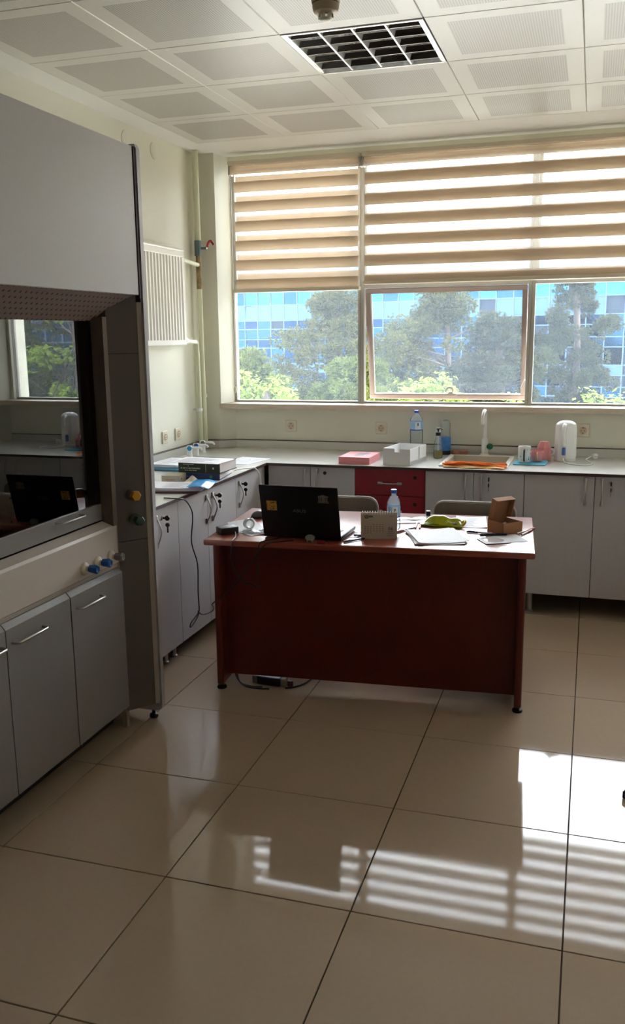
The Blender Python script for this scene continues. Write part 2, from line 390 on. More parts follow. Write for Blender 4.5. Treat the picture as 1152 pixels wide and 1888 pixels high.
# ------------------------------------------------------------------ windows
def windows():
    edges = [-2.476, -1.5325, -0.394, 0.561]
    names = ['fixed window beside the left corner pillar', 'middle window with the lower sash tilted open', 'fixed window on the right behind the kettle']
    y0, y1 = 6.03, 6.09
    for k in range(3):
        a, b = edges[k], edges[k+1]; wl = 0.012 if k == 0 else 0.0225; wr = 0.0225
        t = thing('window_%d' % (k+1), names[k], 'window', ((a+b)/2, 6.06, 1.19), kind='structure'); o = t.location
        MB(o).box(a, a+wl, y0, y1, 1.19, 2.835, 0.003).build('jamb', M_alu, t)
        MB(o).box(b-wr, b-0.0005, y0, y1, 1.19, 2.835, 0.003).build('jamb', M_alu, t)
        MB(o).box(a+wl, b-wr, y0+0.004, y1, 1.1905, 1.204, 0.002).build('sill_rail', M_alu, t)
        MB(o).box(a+wl, b-wr, y0+0.004, y1, 1.972, 2.018, 0.003).build('transom', M_alu, t)
        MB(o).box(a+wl, b-wr, y0+0.004, y1, 2.80, 2.835, 0.003).build('head_rail', M_alu, t)
        MB(o).box(a+wl, b-wr, 6.058, 6.064, 2.018, 2.80).build('upper_pane', M_pane, t)
        MB(o).box(a+wl, a+wl+0.02, y0+0.006, y1, 2.018, 2.80, 0.002).build('glazing_bead', M_alu, t)
        if k != 1:
            MB(o).box(a+wl, b-wr, 6.058, 6.064, 1.204, 1.972).build('lower_pane', M_pane, t)
        else:
            # top-hung sash, tilted outwards at the bottom
            H = Matrix.Translation((0, 6.062, 1.968)) @ Matrix.Rotation(R(10.5), 4, 'X')
            x0, x1 = a+wl+0.006, b-wr-0.006; zb = -0.764; f = 0.032
            s = MB(o)
            s.box(x0, x1, -0.022, 0.022, -f, 0, 0.003, M=H).box(x0, x1, -0.022, 0.022, zb, zb+f, 0.003, M=H)
            s.box(x0, x0+f, -0.022, 0.022, zb+f, -f, M=H).box(x1-f, x1, -0.022, 0.022, zb+f, -f, M=H)
            so = s.build('sash', M_sash, t, label='tilted sash frame')
            MB(o).box(x0+f, x1-f, -0.003, 0.003, zb+f, -f, M=H).build('sash_pane', M_pane, so)
            g = MB(o)
            for (p0, p1, q0, q1) in ((x0+f, x0+f+0.008, zb+f, -f), (x0+f, x1-f, zb+f, zb+f+0.008)):
                g.box(p0, p1, -0.016, -0.004, q0, q1, M=H)
            g.build('gasket', M_white, so)
            xc = -0.925; h = MB(o)
            h.prism([(xc-0.042, zb+0.030), (xc+0.042, zb+0.030), (xc+0.042, zb+0.043), (xc+0.02, zb+0.047), (xc+0.01, zb+0.058), (xc-0.01, zb+0.058), (xc-0.02, zb+0.047), (xc-0.042, zb+0.043)], -0.04, -0.022, 'y', M=H)
            h.tube([(xc+0.012, -0.034, zb+0.058), (xc+0.016, -0.045, zb+0.075), (xc, -0.05, zb+0.09), (xc-0.022, -0.045, zb+0.084), (xc-0.033, -0.035, zb+0.062)], 0.007, 8, 4, M=H)
            h.build('window_handle', M_alu, so, 40, label='hooked metal handle')
            MB(o).tube([(x1-0.02, 6.05, 1.3), (x1+0.0, 6.10, 1.36), (x1+0.008, 6.03, 1.5)], 0.005, 6).build('stay_arm', M_steel, t)
windows()

# ------------------------------------------------------------------ blinds
def blind(name_label, x0, x1, zbot, ztopf, off, first, n, period=0.1292, h=0.0715, cord=None):
    t = thing('zebra_blind', name_label, 'blind', ((x0+x1)/2, 5.94, zbot)); o = t.location
    c = MB(o).box(x0-0.004, x1+0.004, 5.895, 5.995, 2.80, 2.828, 0.004)
    c.build('cassette', M_cass, t, label='cream cassette rail')
    MB(o).cyl((x0+0.006, 5.945, 2.772), 0.027, x1-x0-0.012, 'x', 18).build('roller', M_blind, t, 40)
    MB(o).box(x0-0.008, x0+0.004, 5.91, 5.98, 2.74, 2.80, 0.003).build('bracket', M_alu, t)
    MB(o).box(x1-0.004, x1+0.008, 5.91, 5.98, 2.74, 2.80, 0.003).build('bracket', M_alu, t)
    xa, xb = x0+(0.03 if cord else 0.012), x1-0.010
    yf, yb = 5.918, 5.948
    for y, dz, nm in ((yf, 0, 'front_stripe'), (yb, off, 'rear_stripe')):
        lo = zbot+0.012
        sheer = MB(o); prev = 2.772
        for k in range(n):
            zt = first-period*k+dz; zb = max(lo, zt-h)
            if zt <= lo+0.005: break
            zt = min(zt, 2.772)
            if prev > zt: sheer.box(xa, xb, y+0.0002, y+0.0008, zt, prev)
            MB(o).box(xa, xb, y, y+0.0012, zb, zt).build(nm, M_blind, t)
            prev = zb
        if prev > lo+0.002: sheer.box(xa, xb, y+0.0002, y+0.0008, lo, prev)
        sheer.build('sheer_weave', M_sheer, t)
    MB(o).box(x0+0.004, x1-0.002, 5.908, 5.958, zbot, zbot+0.024, 0.004).build('bottom_rail', M_cass, t, label='cream bottom rail')
    if cord:
        MB(o).tube([(cord, 5.912, 2.79), (cord-0.002, 5.912, 2.0), (cord, 5.914, 1.32)], 0.0025, 6).tube([(cord+0.012, 5.912, 2.79), (cord+0.01, 5.912, 2.0), (cord+0.008, 5.914, 1.32)], 0.0025, 6).build('bead_cord', M_offw, t)
        MB(o).sphere((cord+0.004, 5.914, 1.285), 0.012, 12, (1.0, 0.8, 2.1)).build('cord_weight', M_offw, t, 60)
# closed zebra on the left, open zebra on the right
blind('narrow striped roller blind with thin light gaps, beside the pillar', -2.43, -1.512, 1.957, 0, 0.0395, 2.694, 7, cord=-2.432)
blind('wide striped roller blind with broad light gaps, above the sink', -1.492, 0.535, 1.99, 0, 0.012, 2.697, 7)

# ------------------------------------------------------------------ ceiling fittings
def ceiling_fittings():
    x0, y0 = -1.298, 3.742
    t = thing('ceiling_light', 'square recessed ceiling light with mirrored louvre grid, switched off', 'lamp', (x0+0.3, y0+0.3, ZC)); o = t.location
    m = mat('louvre_mirror', (240, 240, 238), 0.3, metal=0.55); md = mat('louvre_blade', (120, 120, 122), 0.18, metal=1.0)
    mh = mat('light_housing', (225, 225, 222), 0.3)
    a, b, c, d = x0+0.003, x0+0.597, y0+0.003, y0+0.597
    fr = MB(o)
    for q in ((a, b, c, c+0.018), (a, b, d-0.018, d), (a, a+0.018, c+0.018, d-0.018), (b-0.018, b, c+0.018, d-0.018)): fr.box(q[0], q[1], q[2], q[3], ZC-0.004, ZC+0.02, 0.002)
    fr.build('frame', mat('light_frame', (220, 220, 216), 0.25, metal=0.6), t)
    MB(o).box(a+0.018, b-0.018, c+0.018, d-0.018, ZC+0.0485, ZC+0.0498).build('housing', mh, t)
    w = (b-a-0.036)/4
    for i in range(5):
        x = a+0.018+w*i
        MB(o).prism([(x-0.004, ZC-0.002), (x+0.004, ZC-0.002), (x+0.022, ZC+0.047), (x-0.022, ZC+0.047)] if 0 < i < 4 else ([(x, ZC), (x+0.004, ZC), (x+0.022, ZC+0.047), (x, ZC+0.047)] if i == 0 else [(x-0.004, ZC), (x, ZC), (x, ZC+0.047), (x-0.022, ZC+0.047)]), c+0.018, d-0.018, 'y').build('reflector', m, t)
    for i in range(4):
        x = a+0.018+w*(i+0.5)
        MB(o).cyl((x, c+0.03, ZC+0.034), 0.009, d-c-0.06, 'y', 12).build('fluorescent_tube', M_white, t, 40)
        for j in range(5):
            y = c+0.018+(d-c-0.036)*(j+0.5)/5
            MB(o).prism([(y-0.003, ZC-0.001), (y+0.003, ZC-0.001), (y+0.012, ZC+0.022), (y-0.012, ZC+0.022)], x-w/2+0.006, x+w/2-0.006, 'x').build('louvre_blade', md, t)
    t = thing('smoke_detector', 'round beige smoke detector on the ceiling near the light', 'smoke detector', (-0.995, 3.395, ZC)); o = (0, 0, 0)
    mb_ = mat('detector_beige', (176, 160, 132), 0.45)
    MB().lathe([(0.052, 0), (0.054, -0.012), (0.052, -0.024), (0.05, -0.026)], 28).build('base', mb_, t, 40)
    MB().lathe([(0.049, -0.026), (0.049, -0.042), (0.044, -0.056), (0.03, -0.064)], 28).build('body', mb_, t, 40)
    MB().lathe([(0.0495, -0.0265), (0.0505, -0.027), (0.0505, -0.029), (0.0495, -0.0295)], 28).build('slot', M_black, t)
    g = MB()
    for k in range(8):
        q = 2*math.pi*k/8; g.box(-0.003, 0.003, 0.022, 0.029, -0.078, -0.062, M=Matrix.Rotation(q, 4, 'Z'))
    g.lathe([(0.028, -0.078), (0.02, -0.084), (0.004, -0.087)], 20).build('sensor_cage', M_offw, t, 40)
ceiling_fittings()

# ------------------------------------------------------------------ left wall: radiator, pipes, caps, sockets
def left_wall():
    y0, y1, z0, z1 = 4.60, 5.432, 1.606, 2.214
    t = thing('radiator', 'white ribbed panel radiator on the left wall', 'radiator', (XL, 5.0, z0)); o = t.location
    xs = -2.565; prof = []
    n = 19; p = (y1-y0-0.04)/n
    poly = [(y0, -2.595)]
    y = y0+0.02; poly.append((y0, xs)); poly.append((y, xs))
    for k in range(n):
        a = y+p*k
        poly += [(a+p*0.12, xs), (a+p*0.30, xs-0.013), (a+p*0.58, xs-0.013), (a+p*0.76, xs)]
    poly += [(y1, xs), (y1, -2.595)]
    MB(o).prism([(q[1], q[0]) for q in poly], z0+0.035, z1-0.05).build('front_panel', M_rad, t)
    MB(o).box(-2.6, xs+0.001, y0, y1, z1-0.05, z1-0.012, 0.004).build('top_rail', M_rad, t)
    MB(o).box(-2.6, xs+0.001, y0, y1, z0, z0+0.035, 0.004).build('bottom_rail', M_rad, t)
    MB(o).box(-2.645, -2.6, y0+0.01, y1-0.01, z0+0.01, z1-0.02).build('rear_panel', M_rad, t)
    MB(o).box(-2.645, xs+0.003, y0, y1+0.001, z1-0.012, z1, 0.003).build('top_grille', M_rad, t)
    MB(o).box(-2.64, xs-0.002, y1, y1+0.003, z0+0.05, z1-0.02).build('side_cover', M_rad, t)
    # supply riser with the red lever valve
    t = thing('heating_pipe', 'flaking supply pipe with red lever valve next to the pillar', 'pipe', (-2.6, 5.745, 0.95)); o = t.location
    MB(o).tube([(-2.6, 5.735, ZC-0.001), (-2.6, 5.735, 2.29)], 0.021, 14).build('riser', M_pipe, t, 40)
    MB(o).tube([(-2.6, 5.735, 2.15), (-2.6, 5.74, 1.5), (-2.6, 5.75, 0.93)], 0.017, 14).build('riser', M_pipe, t, 40)
    MB(o).tube([(-2.6, 5.735, 2.21), (-2.6, 5.736, 1.98)], 0.0185, 14).build('rusty_joint', M_rust, t, 40)
    mv = mat('valve_body', (110, 128, 126), 0.35, metal=0.5)
    MB(o).cyl((-2.6, 5.735, 2.2), 0.026, 0.1, n=8).build('valve_body', mv, t)
    MB(o).cyl((-2.58, 5.735, 2.25), 0.009, 0.045, 'x', 10).build('valve_stem', mv, t)
    MB(o).tube([(-2.532, 5.735, 2.255), (-2.522, 5.737, 2.285), (-2.508, 5.745, 2.295), (-2.49, 5.752, 2.27)], 0.009, 8, 3).build('valve_lever', mat('red_lever', (170, 50, 52), 0.4), t, 50)
    MB(o).tube([(-2.6, 5.735, 2.14), (-2.6, 5.50, 2.155), (-2.605, 5.475, 2.165), (-2.606, 5.47, 2.19), (-2.606, 5.4365, 2.192)], 0.014, 12, 3).build('radiator_branch', M_pipe, t, 50)
    MB(o).cyl((-2.6, 5.75, 1.24), 0.021, 0.025, n=14).build('pipe_sleeve', M_pipe, t)
    t = thing('return_pipe', 'pale green return pipe from the radiator bottom to the worktop', 'pipe', (-2.6, 5.66, 0.93)); o = t.location
    MB(o).tube([(-2.6, 5.4365, 1.635), (-2.6, 5.60, 1.628), (-2.6, 5.64, 1.622), (-2.6, 5.655, 1.59), (-2.6, 5.66, 1.5), (-2.6, 5.675, 0.93)], 0.016, 12, 4).build('run', M_pipe, t, 50)
    MB(o).cyl((-2.6, 5.465, 1.634), 0.022, 0.03, 'y', 12).build('union_nut', M_pipe, t)
    MB(o).cyl((-2.6, 5.668, 1.15), 0.02, 0.02, n=14).cyl((-2.645, 5.668, 1.16), 0.006, 0.05, 'x', 8).build('pipe_clip', M_white, t)
    for (y, z, l) in ((4.885, 2.79, 'white round blanking cap on the wall, partly behind the fume hood top'), (5.236, 2.79, 'white round blanking cap on the wall above the radiator')):
        q = thing('blanking_cap', l, 'wall cap', (XL, y, z), group='round caps on the left wall')
        MB().lathe([(0.05, 0), (0.05, 0.004), (0.044, 0.008), (0.02, 0.011), (0.002, 0.0115)], 28, Matrix.Rotation(R(90), 4, 'Y')).build('disc', M_wall, q, 40)
left_wall()
def make_socket(label, loc, rz, first=[None]):
    if first[0] is None:
        t = thing('wall_socket', label, 'socket', loc, rz, 'wall sockets')
        MB().box(-0.041, 0.041, -0.009, -0.0003, -0.041, 0.041, 0.004).build('plate', M_offw, t)
        c = Matrix.Rotation(R(90), 4, 'X')
        MB().lathe([(0.0265, 0.0085), (0.028, 0.0105), (0.0255, 0.0125), (0.0215, 0.0095), (0.0005, 0.009)], 24, c).build('socket_ring', M_offw, t, 40)
        MB().lathe([(0.0215, 0.0096), (0.0205, 0.0104), (0.0005, 0.0104)], 24, c).build('socket_well', mat('socket_well_brown', (204, 186, 160), 0.5), t, 40)
        MB().cyl((-0.0095, -0.0105, 0), 0.003, 0.0012, 'y', 8, M=Matrix.Translation((0, -0.001, 0))).cyl((0.0095, -0.0115, 0), 0.003, 0.0012, 'y', 8).box(-0.003, 0.003, -0.012, -0.0104, 0.014, 0.02).box(-0.003, 0.003, -0.012, -0.0104, -0.02, -0.014).build('contacts', M_black, t)
        first[0] = t; return t
    c = copy_tree(first[0]); c.location = loc; c.rotation_euler = (0, 0, rz); c['label'] = label
    return c
make_socket('cream wall socket under the narrow window, left of the pink box', (-2.019, YB, 1.032), 0)
make_socket('cream wall socket between the pink box and the big water bottle', (-1.364, YB, 1.029), 0)
make_socket('cream wall socket just right of the white kettle', (-0.036, YB, 1.04), 0)
make_socket('cream wall socket on the left wall, nearer the fume hood', (XL, 5.211, 1.017), R(90))
make_socket('cream wall socket on the left wall, nearer the corner pipes', (XL, 5.405, 1.018), R(90))

# ------------------------------------------------------------------ cabinets
def bow_handle(o, L=0.13, out=0.03, rad=0.0042, vertical=True, flat=False):
    """bow handle on the plane y=0 facing -y, centred on o"""
    k = L/2; m = MB()
    P = [(0, -0.006, -k-0.006), (0, -0.007, -k), (0, -out*0.62, -k*0.62), (0, -out, 0), (0, -out*0.62, k*0.62), (0, -0.007, k), (0, -0.006, k+0.006)]
    if not vertical: P = [(p[2], p[1], 0) for p in P]
    m.tube([Vector(p)+Vector(o) for p in P], rad, 8, 4)
    for s in (-1, 1):
        c = Vector(o)+(Vector((0, 0, s*k)) if vertical else Vector((s*k, 0, 0)))
        if vertical: m.box(c.x-0.008, c.x+0.008, c.y-0.010, c.y, c.z-0.015, c.z+0.015, 0.002)
        else: m.box(c.x-0.015, c.x+0.015, c.y-0.010, c.y, c.z-0.008, c.z+0.008, 0.002)
    return m
def lock_and_key(door, x, y, z, key=True):
    MB().cyl((x, y-0.003, z), 0.011, 0.0032, 'y', 14).build('lock', M_steel if key else M_black, door)
    if not key: return
    MB().box(x-0.001, x+0.001, y-0.018, y-0.003, z-0.005, z+0.005).lathe([(0.013, -0.003), (0.013, 0.003)], 16, Matrix.Translation((x+0.003, y-0.026, z)) @ Matrix.Rotation(R(90), 4, 'Y')).build('key', M_keyblk, door)
    k = MB().tube([(x+0.003, y-0.026+0.008*math.cos(a), z-0.016+0.008*math.sin(a)) for a in [i*math.pi/5 for i in range(10)]], 0.0012, 5, closed=True)
    k.build('key_ring', M_steel, door)
    MB().lathe([(0.011, -0.003), (0.011, 0.003)], 14, Matrix.Translation((x+0.003, y-0.026, z-0.034)) @ Matrix.Rotation(R(90), 4, 'Y')).box(x+0.002, x+0.004, y-0.030, y-0.022, z-0.072, z-0.042).build('hanging_key', M_keyblk, door)
ZD0, ZD1 = 0.102, 0.852
def cabinet(label, w, loc, rz, doors, depth=0.60, zb=0.102, zh=0.742, zk=0.797, group='grey base cabinets'):
    """doors: list of (x0, x1, handle_x or None, key_x or None) in local x from the left front corner; local front faces -y"""
    t = thing('base_cabinet', label, 'cabinet', loc, rz, group)
    MB().box(0.001, 0.017, 0.0185, depth, zb-0.002, 0.854).box(w-0.017, w-0.001, 0.0185, depth, zb-0.002, 0.854).box(0.017, w-0.017, 0.0185, depth, zb-0.002, zb+0.014).box(0.017, w-0.017, depth-0.008, depth, zb+0.014, 0.854).build('carcass', M_carc, t)
    for (a, b, hx, kx, *nk) in doors:
        d = MB().box(a+0.0016, b-0.0016, 0, 0.018, zb, ZD1, 0.0012).build('door', M_cab, t)
        if hx is not None: bow_handle((hx, 0, zh)).build('handle', M_steel, d, 50)
        if kx is not None: lock_and_key(d, kx, 0, zk, not nk)
    if True:
        for x in (0.05, w-0.05):
            for y in (0.085, depth-0.06):
                MB().lathe([(0.022, 0), (0.022, 0.006), (0.016, 0.012), (0.016, zb-0.001)], 14, c=(x, y, 0)).build('leg', M_steel, t, 40)
    return t
Yc = 5.23
BK = dict(zb=0.134, zh=0.763, zk=0.816)
cabinet('grey two-door base cabinet in the corner, below the pink box', 0.57, (-1.938, Yc, 0), 0,
        [(0.0, 0.282, 0.247, None), (0.282, 0.57, 0.326, 0.376, 1)], **BK)
cabinet('grey two-door base cabinet under the sink', 0.583, (-0.929, Yc, 0), 0,
        [(0.0, 0.289, 0.243, None), (0.289, 0.583, 0.335, 0.378)], **BK)
cabinet('grey two-door base cabinet below the kettle', 0.78, (-0.345, Yc, 0), 0,
        [(0.0, 0.393, 0.343, None), (0.393, 0.78, 0.433, 0.478)], **BK)
cabinet('narrow grey base cabinet against the right wall', 0.215, (0.436, Yc, 0), 0, [(0.0, 0.215, None, None)], **BK)
def red_drawers():
    t = thing('drawer_cabinet', 'dark red drawer cabinet between the grey cabinets, below the white box', 'cabinet', (-1.367, Yc, 0))
    w = 0.437
    MB().box(0.001, w-0.001, 0.0185, 0.60, 0.132, 0.854).build('carcass', M_carc, t)
    for z0, z1 in ((0.691, 0.852), (0.505, 0.687), (0.319, 0.501), (0.134, 0.315)):
        d = MB().box(0.0016, w-0.0016, 0, 0.018, z0, z1, 0.0012).build('drawer', M_red, t)
        bow_handle((0.220, 0, (z0+z1)/2-0.004), 0.122, 0.028, 0.0042, False).build('handle', M_steel, d, 50)
        lock_and_key(d, 0.376, 0, z1-0.045, False)
    for x in (0.05, w-0.05):
        for y in (0.085, 0.5):
            MB().lathe([(0.022, 0), (0.022, 0.006), (0.016, 0.012), (0.016, 0.133)], 14, c=(x, y, 0)).build('leg', M_steel, t, 40)
red_drawers()
# left run: local x -> world +y, local -y -> world +x
Xc = -1.962; dL = 0.60
cabinet('grey base cabinet nearest the fume hood, one key in its lock', 0.635, (Xc, 3.335, 0), R(90),
        [(0.0, 0.235, None, None), (0.235, 0.635, 0.393, 0.462)], dL)
cabinet('grey two-door base cabinet on the left wall under the books', 0.77, (Xc, 3.97, 0), R(90),
        [(0.0, 0.362, 0.344, None), (0.362, 0.77, 0.424, 0.470)], dL)
cabinet('grey base cabinet in the left corner behind the laptop', 0.487, (Xc, 4.74, 0), R(90),
        [(0.0, 0.485, 0.049, 0.090)], dL)

def worktop():
    t = thing('worktop', 'light grey L-shaped laboratory worktop with dark front edge', 'worktop', (-1.95, Yc, 0.855)); o = t.location
    z0, z1 = 0.8555, 0.872
    # cells of the L with the sink cut-out and the pillar notch left open
    xs = [XL+0.001, -2.536, -2.44, -1.945, -0.842, -0.468, 0.654]; ys = [3.325, 5.213, 5.325, 5.785, 5.866, 5.94]
    def fil(i, j):
        if not (0 <= i < 6 and 0 <= j < 5): return False
        if j == 0: return i < 3
        if i == 0 and j == 4: return False
        if i == 1 and j == 4: return False
        if i == 5 and j == 4: return True
        if i == 4 and j == 2: return False
        return True
    m = MB(o)
    for i in range(6):
        for j in range(5):
            if not fil(i, j): continue
            a, b, c, d = xs[i], xs[i+1], ys[j], ys[j+1]
            m.add([(a,c,z1),(b,c,z1),(b,d,z1),(a,d,z1)], [(0,1,2,3)]); m.add([(a,c,z0),(b,c,z0),(b,d,z0),(a,d,z0)], [(3,2,1,0)])
            for (di, dj, p, q) in ((-1,0,(a,d),(a,c)), (1,0,(b,c),(b,d)), (0,-1,(a,c),(b,c)), (0,1,(b,d),(a,d))):
                if not fil(i+di, j+dj): m.add([(*p,z0),(*q,z0),(*q,z1),(*p,z1)], [(0,1,2,3)])
    m.build('top', M_top, t)
    MB(o).box(-1.9452, 0.654, 5.210, 5.2135, 0.8545, 0.8705).build('front_edge', M_edge, t, label='dark front edge')
    MB(o).box(-1.9455, -1.942, 3.325, 5.2125, 0.8545, 0.8705).build('front_edge', M_edge, t)
    sb = MB().box(XL+0.001, XL+0.026, 3.325, 5.84, z1+0.0003, 0.925).box(-2.43, 0.53, 5.918, 5.939, z1+0.0003, 0.925)
    sb.prism([(XL+0.03, 5.84), (-2.535, 5.84), (-2.43, 5.918), (-2.43, 5.936), (-2.54, 5.86), (XL+0.03, 5.86)], z1+0.0003, 0.925)
    sb = struct('trim_4', sb, M_top, 'grey splashback strip along the rear of the worktop', 'splashback')
    s = MB().box(XL+0.0005, XL+0.027, 3.325, 5.842, 0.925, 0.930).box(-2.43, 0.53, 5.917, 5.9395, 0.925, 0.930)
    s.prism([(XL+0.028, 5.838), (-2.534, 5.838), (-2.43, 5.917), (-2.43, 5.937), (-2.54, 5.862), (XL+0.028, 5.862)], 0.925, 0.930)
    s.build('sealant_line', M_seal, sb)
worktop()

# ------------------------------------------------------------------ fume hood
def fume_hood():
    t = thing('fume_hood', 'large grey laboratory fume hood with glass sash against the left wall', 'fume hood', (-2.2, 2.565, 0)); o = t.location
    Y0, Y1 = 1.815, 3.318
    def endp(a, b):
        pts = [(-2.62, 0.035), (-1.775, 0.035), (-1.755, 0.040), (-1.744, 0.052), (-1.742, 0.075), (-1.742, 2.385), (-1.75, 2.403), (-2.62, 2.403)]
        return MB(o).prism(pts, a, b, 'y')
    endp(3.292, Y1).build('end_panel', M_hoodtrim, t, label='pale edged end panel')
    endp(Y0, Y0+0.026).build('end_panel', M_hoodtrim, t)
    MB(o).box(-1.768, -1.746, 3.276, 3.292, 1.80, 2.39).build('shadow_strip', M_hoodgap, t)
    MB(o).box(-1.77, -1.75, Y0+0.03, 3.274, 1.827, 2.392, 0.002).build('top_panel', M_hood, t, label='plain grey upper front panel')
    MB(o).box(-2.62, -1.772, Y0+0.03, 3.29, 1.84, 2.385).build('top_box', M_hood, t)
    # sloped perforated soffit
    MB(o).prism([(-1.772, 1.828), (-1.772, 1.838), (-1.905, 1.736), (-1.905, 1.727)], Y0+0.15, 3.276, 'y').build('perforated_soffit', M_soffit, t, label='brown-grey soffit with punched holes')
    # right and left corner columns
    for side in (0, 1):
        def Yy(y): return y if side == 0 else (Y0+Y1-y)
        segs = ((0.075, 0.823), (0.826, 1.596), (1.599, 1.826))
        for (za, zb) in segs:
            MB(o).prism([(-1.848, Yy(3.172)), (-1.757, Yy(3.29)), (-2.6, Yy(3.29)), (-2.6, Yy(3.172))], za, zb).build('column_panel', M_hoodcol, t)
        MB(o).prism([(-1.856, Yy(3.176)), (-1.768, Yy(3.289)), (-2.59, Yy(3.289)), (-2.59, Yy(3.176))], 0.08, 1.824).build('seam_filler', M_black, t)  # black filler added behind the seams to stop light showing through
        MB(o).prism([(-1.848, Yy(3.145)), (-1.845, Yy(3.1715)), (-1.93, Yy(3.1715)), (-1.93, Yy(3.145))], 0.90, 1.742).build('column_post', mat('hood_post_brown', (124, 112, 102), 0.45), t)
        MB(o).prism([(-1.853, Yy(3.169)), (-1.847, Yy(3.1725)), (-1.86, Yy(3.1725))], 0.1, 0.9).build('corner_bead', M_hoodedge, t)
        MB(o).prism([(-1.765, Yy(3.276)), (-1.752, Yy(3.2915)), (-1.765, Yy(3.2915))], 0.075, 1.826).build('corner_bead', M_hoodedge, t)
    if True:
        c = MB(o)
        for k, (y, z, m_, lb) in enumerate(((3.228, 1.02, M_yellow, 'amber knob'), (3.236, 0.914, M_dgreen, 'dark green knob'))):
            n = Vector((0.118, -0.091, 0)).normalized(); xk = -1.848+(y-3.172)*0.091/0.118
            Mx = Matrix.Translation((xk, y, z)) @ n.to_track_quat('Z', 'Y').to_matrix().to_4x4()
            MB(o).lathe([(0.024, -0.001), (0.024, 0.006), (0.018, 0.009), (0.01, 0.010), (0.01, 0.026)], 20, Mx).build('knob_base', M_hoodcol, t, 40)
            MB(o).lathe([(0.015, 0.02), (0.021, 0.028), (0.022, 0.05), (0.019, 0.054), (0.006, 0.055)], 6, Mx).build('column_knob', m_, t, label=lb)
    # sash: frame, glass, bottom rail and wire handle
    ya, yb = Y0+0.17, 3.15
    s = MB(o).box(-1.915, -1.90, ya, yb, 0.924, 0.992, 0.002).build('sash_rail', M_hoodd, t, label='grey bottom rail of the glass sash')
    MB(o).box(-1.909, -1.905, ya, yb-0.022, 0.990, 1.726).build('sash_glass', M_hglass, t)
    MB(o).box(-1.916, -1.902, yb-0.024, yb, 0.992, 1.728).build('sash_stile', M_black, t)
    MB(o).tube([(-1.90, 2.815, 0.977), (-1.872, 2.818, 0.977), (-1.868, 2.825, 0.977), (-1.868, 2.97, 0.977), (-1.872, 2.977, 0.977), (-1.90, 2.98, 0.977)], 0.004, 8).build('sash_handle', M_steel, t, 50)
    # chamber
    MB(o).box(-2.6, -2.58, ya-0.02, 3.17, 0.90, 1.84).box(-2.58, -1.935, ya-0.04, ya-0.02, 0.90, 1.84).box(-2.58, -1.935, 3.152, 3.17, 0.90, 1.84).box(-2.58, -1.93, ya, 3.15, 1.745, 1.80).build('chamber_lining', M_hoodin, t)
    MB(o).box(-2.58, -1.92, ya, 3.15, 0.885, 0.905).build('work_surface', M_hoodin, t)
    # apron with bevelled top
    MB(o).prism([(-1.902, 0.918), (-1.855, 0.902), (-1.848, 0.892), (-1.848, 0.742), (-1.92, 0.742), (-1.92, 0.885)], Y0+0.15, 3.168, 'y').build('apron', M_apron, t, label='pale beige front apron with sloped top')
    MB(o).box(-1.92, -1.853, Y0+0.15, 3.166, 0.722, 0.738).build('apron_ledge', M_hoodedge, t)
    MB(o).box(-2.6, -1.855, Y0+0.15, 3.166, 0.1, 0.72).build('base_carcass', M_carc, t)
    for k, (y, m_) in enumerate(((2.905, M_blue), (3.003, M_blue), (3.104, M_grey))):
        X0 = -1.848; Mx = Matrix.Translation((X0, y, 0.782)) @ Matrix.Rotation(R(90), 4, 'Y') @ Matrix.Rotation(R(0), 4, 'X')
        MB(o).lathe([(0.025, 0), (0.025, 0.006), (0.02, 0.012), (0.011, 0.014), (0.010, 0.03)], 20, Mx).build('tap_flange', M_offw, t, 40)
        MB(o).lathe([(0.012, 0.022), (0.0155, 0.026), (0.019, 0.056), (0.014, 0.062), (0.012, 0.0605), (0.004, 0.058)], 6, Mx).build('tap_knob', m_, t, label='blue tap knob' if k < 2 else 'grey tap knob')
    # doors with bevelled tops and wire handles
    for k, (a, b) in enumerate(((1.99, 2.379), (2.381, 2.770), (2.774, 3.164))):
        d = MB(o).prism([(-1.85, 0.105), (-1.83, 0.105), (-1.83, 0.703), (-1.847, 0.722), (-1.85, 0.722)], a, b-0.003, 'y').build('door', M_hoodd, t)
        c = (a+b)/2-0.005 if k < 2 else 2.893
        if k == 1: c = 2.498
        if k == 0: c = 2.262
        MB(o).tube([(-1.83, c-0.088, 0.652), (-1.806, c-0.084, 0.652), (-1.802, c-0.078, 0.652), (-1.802, c+0.078, 0.652), (-1.806, c+0.084, 0.652), (-1.83, c+0.088, 0.652)], 0.0045, 8).build('handle', M_steel, d, 50)
    MB(o).box(-1.87, -1.85, 3.168, 3.19, 0.0, 0.1).box(-2.6, -2.58, 3.168, 3.19, 0, 0.1).box(-1.87, -1.85, 1.95, 1.97, 0.0, 0.1).build('support_leg', M_hoodedge, t)
    MB(o).box(-2.55, -1.9, 1.97, 3.14, 0.03, 0.1).build('plinth', M_black, t)
    for (x, y) in ((-1.79, 3.30), (-2.5, 3.30), (-1.79, 1.828), (-2.5, 1.828)):
        MB(o).lathe([(0.016, 0), (0.02, 0.004), (0.018, 0.016), (0.008, 0.02), (0.008, 0.04)], 14, c=(x, y, 0)).build('levelling_foot', M_black, t, 40)
fume_hood()

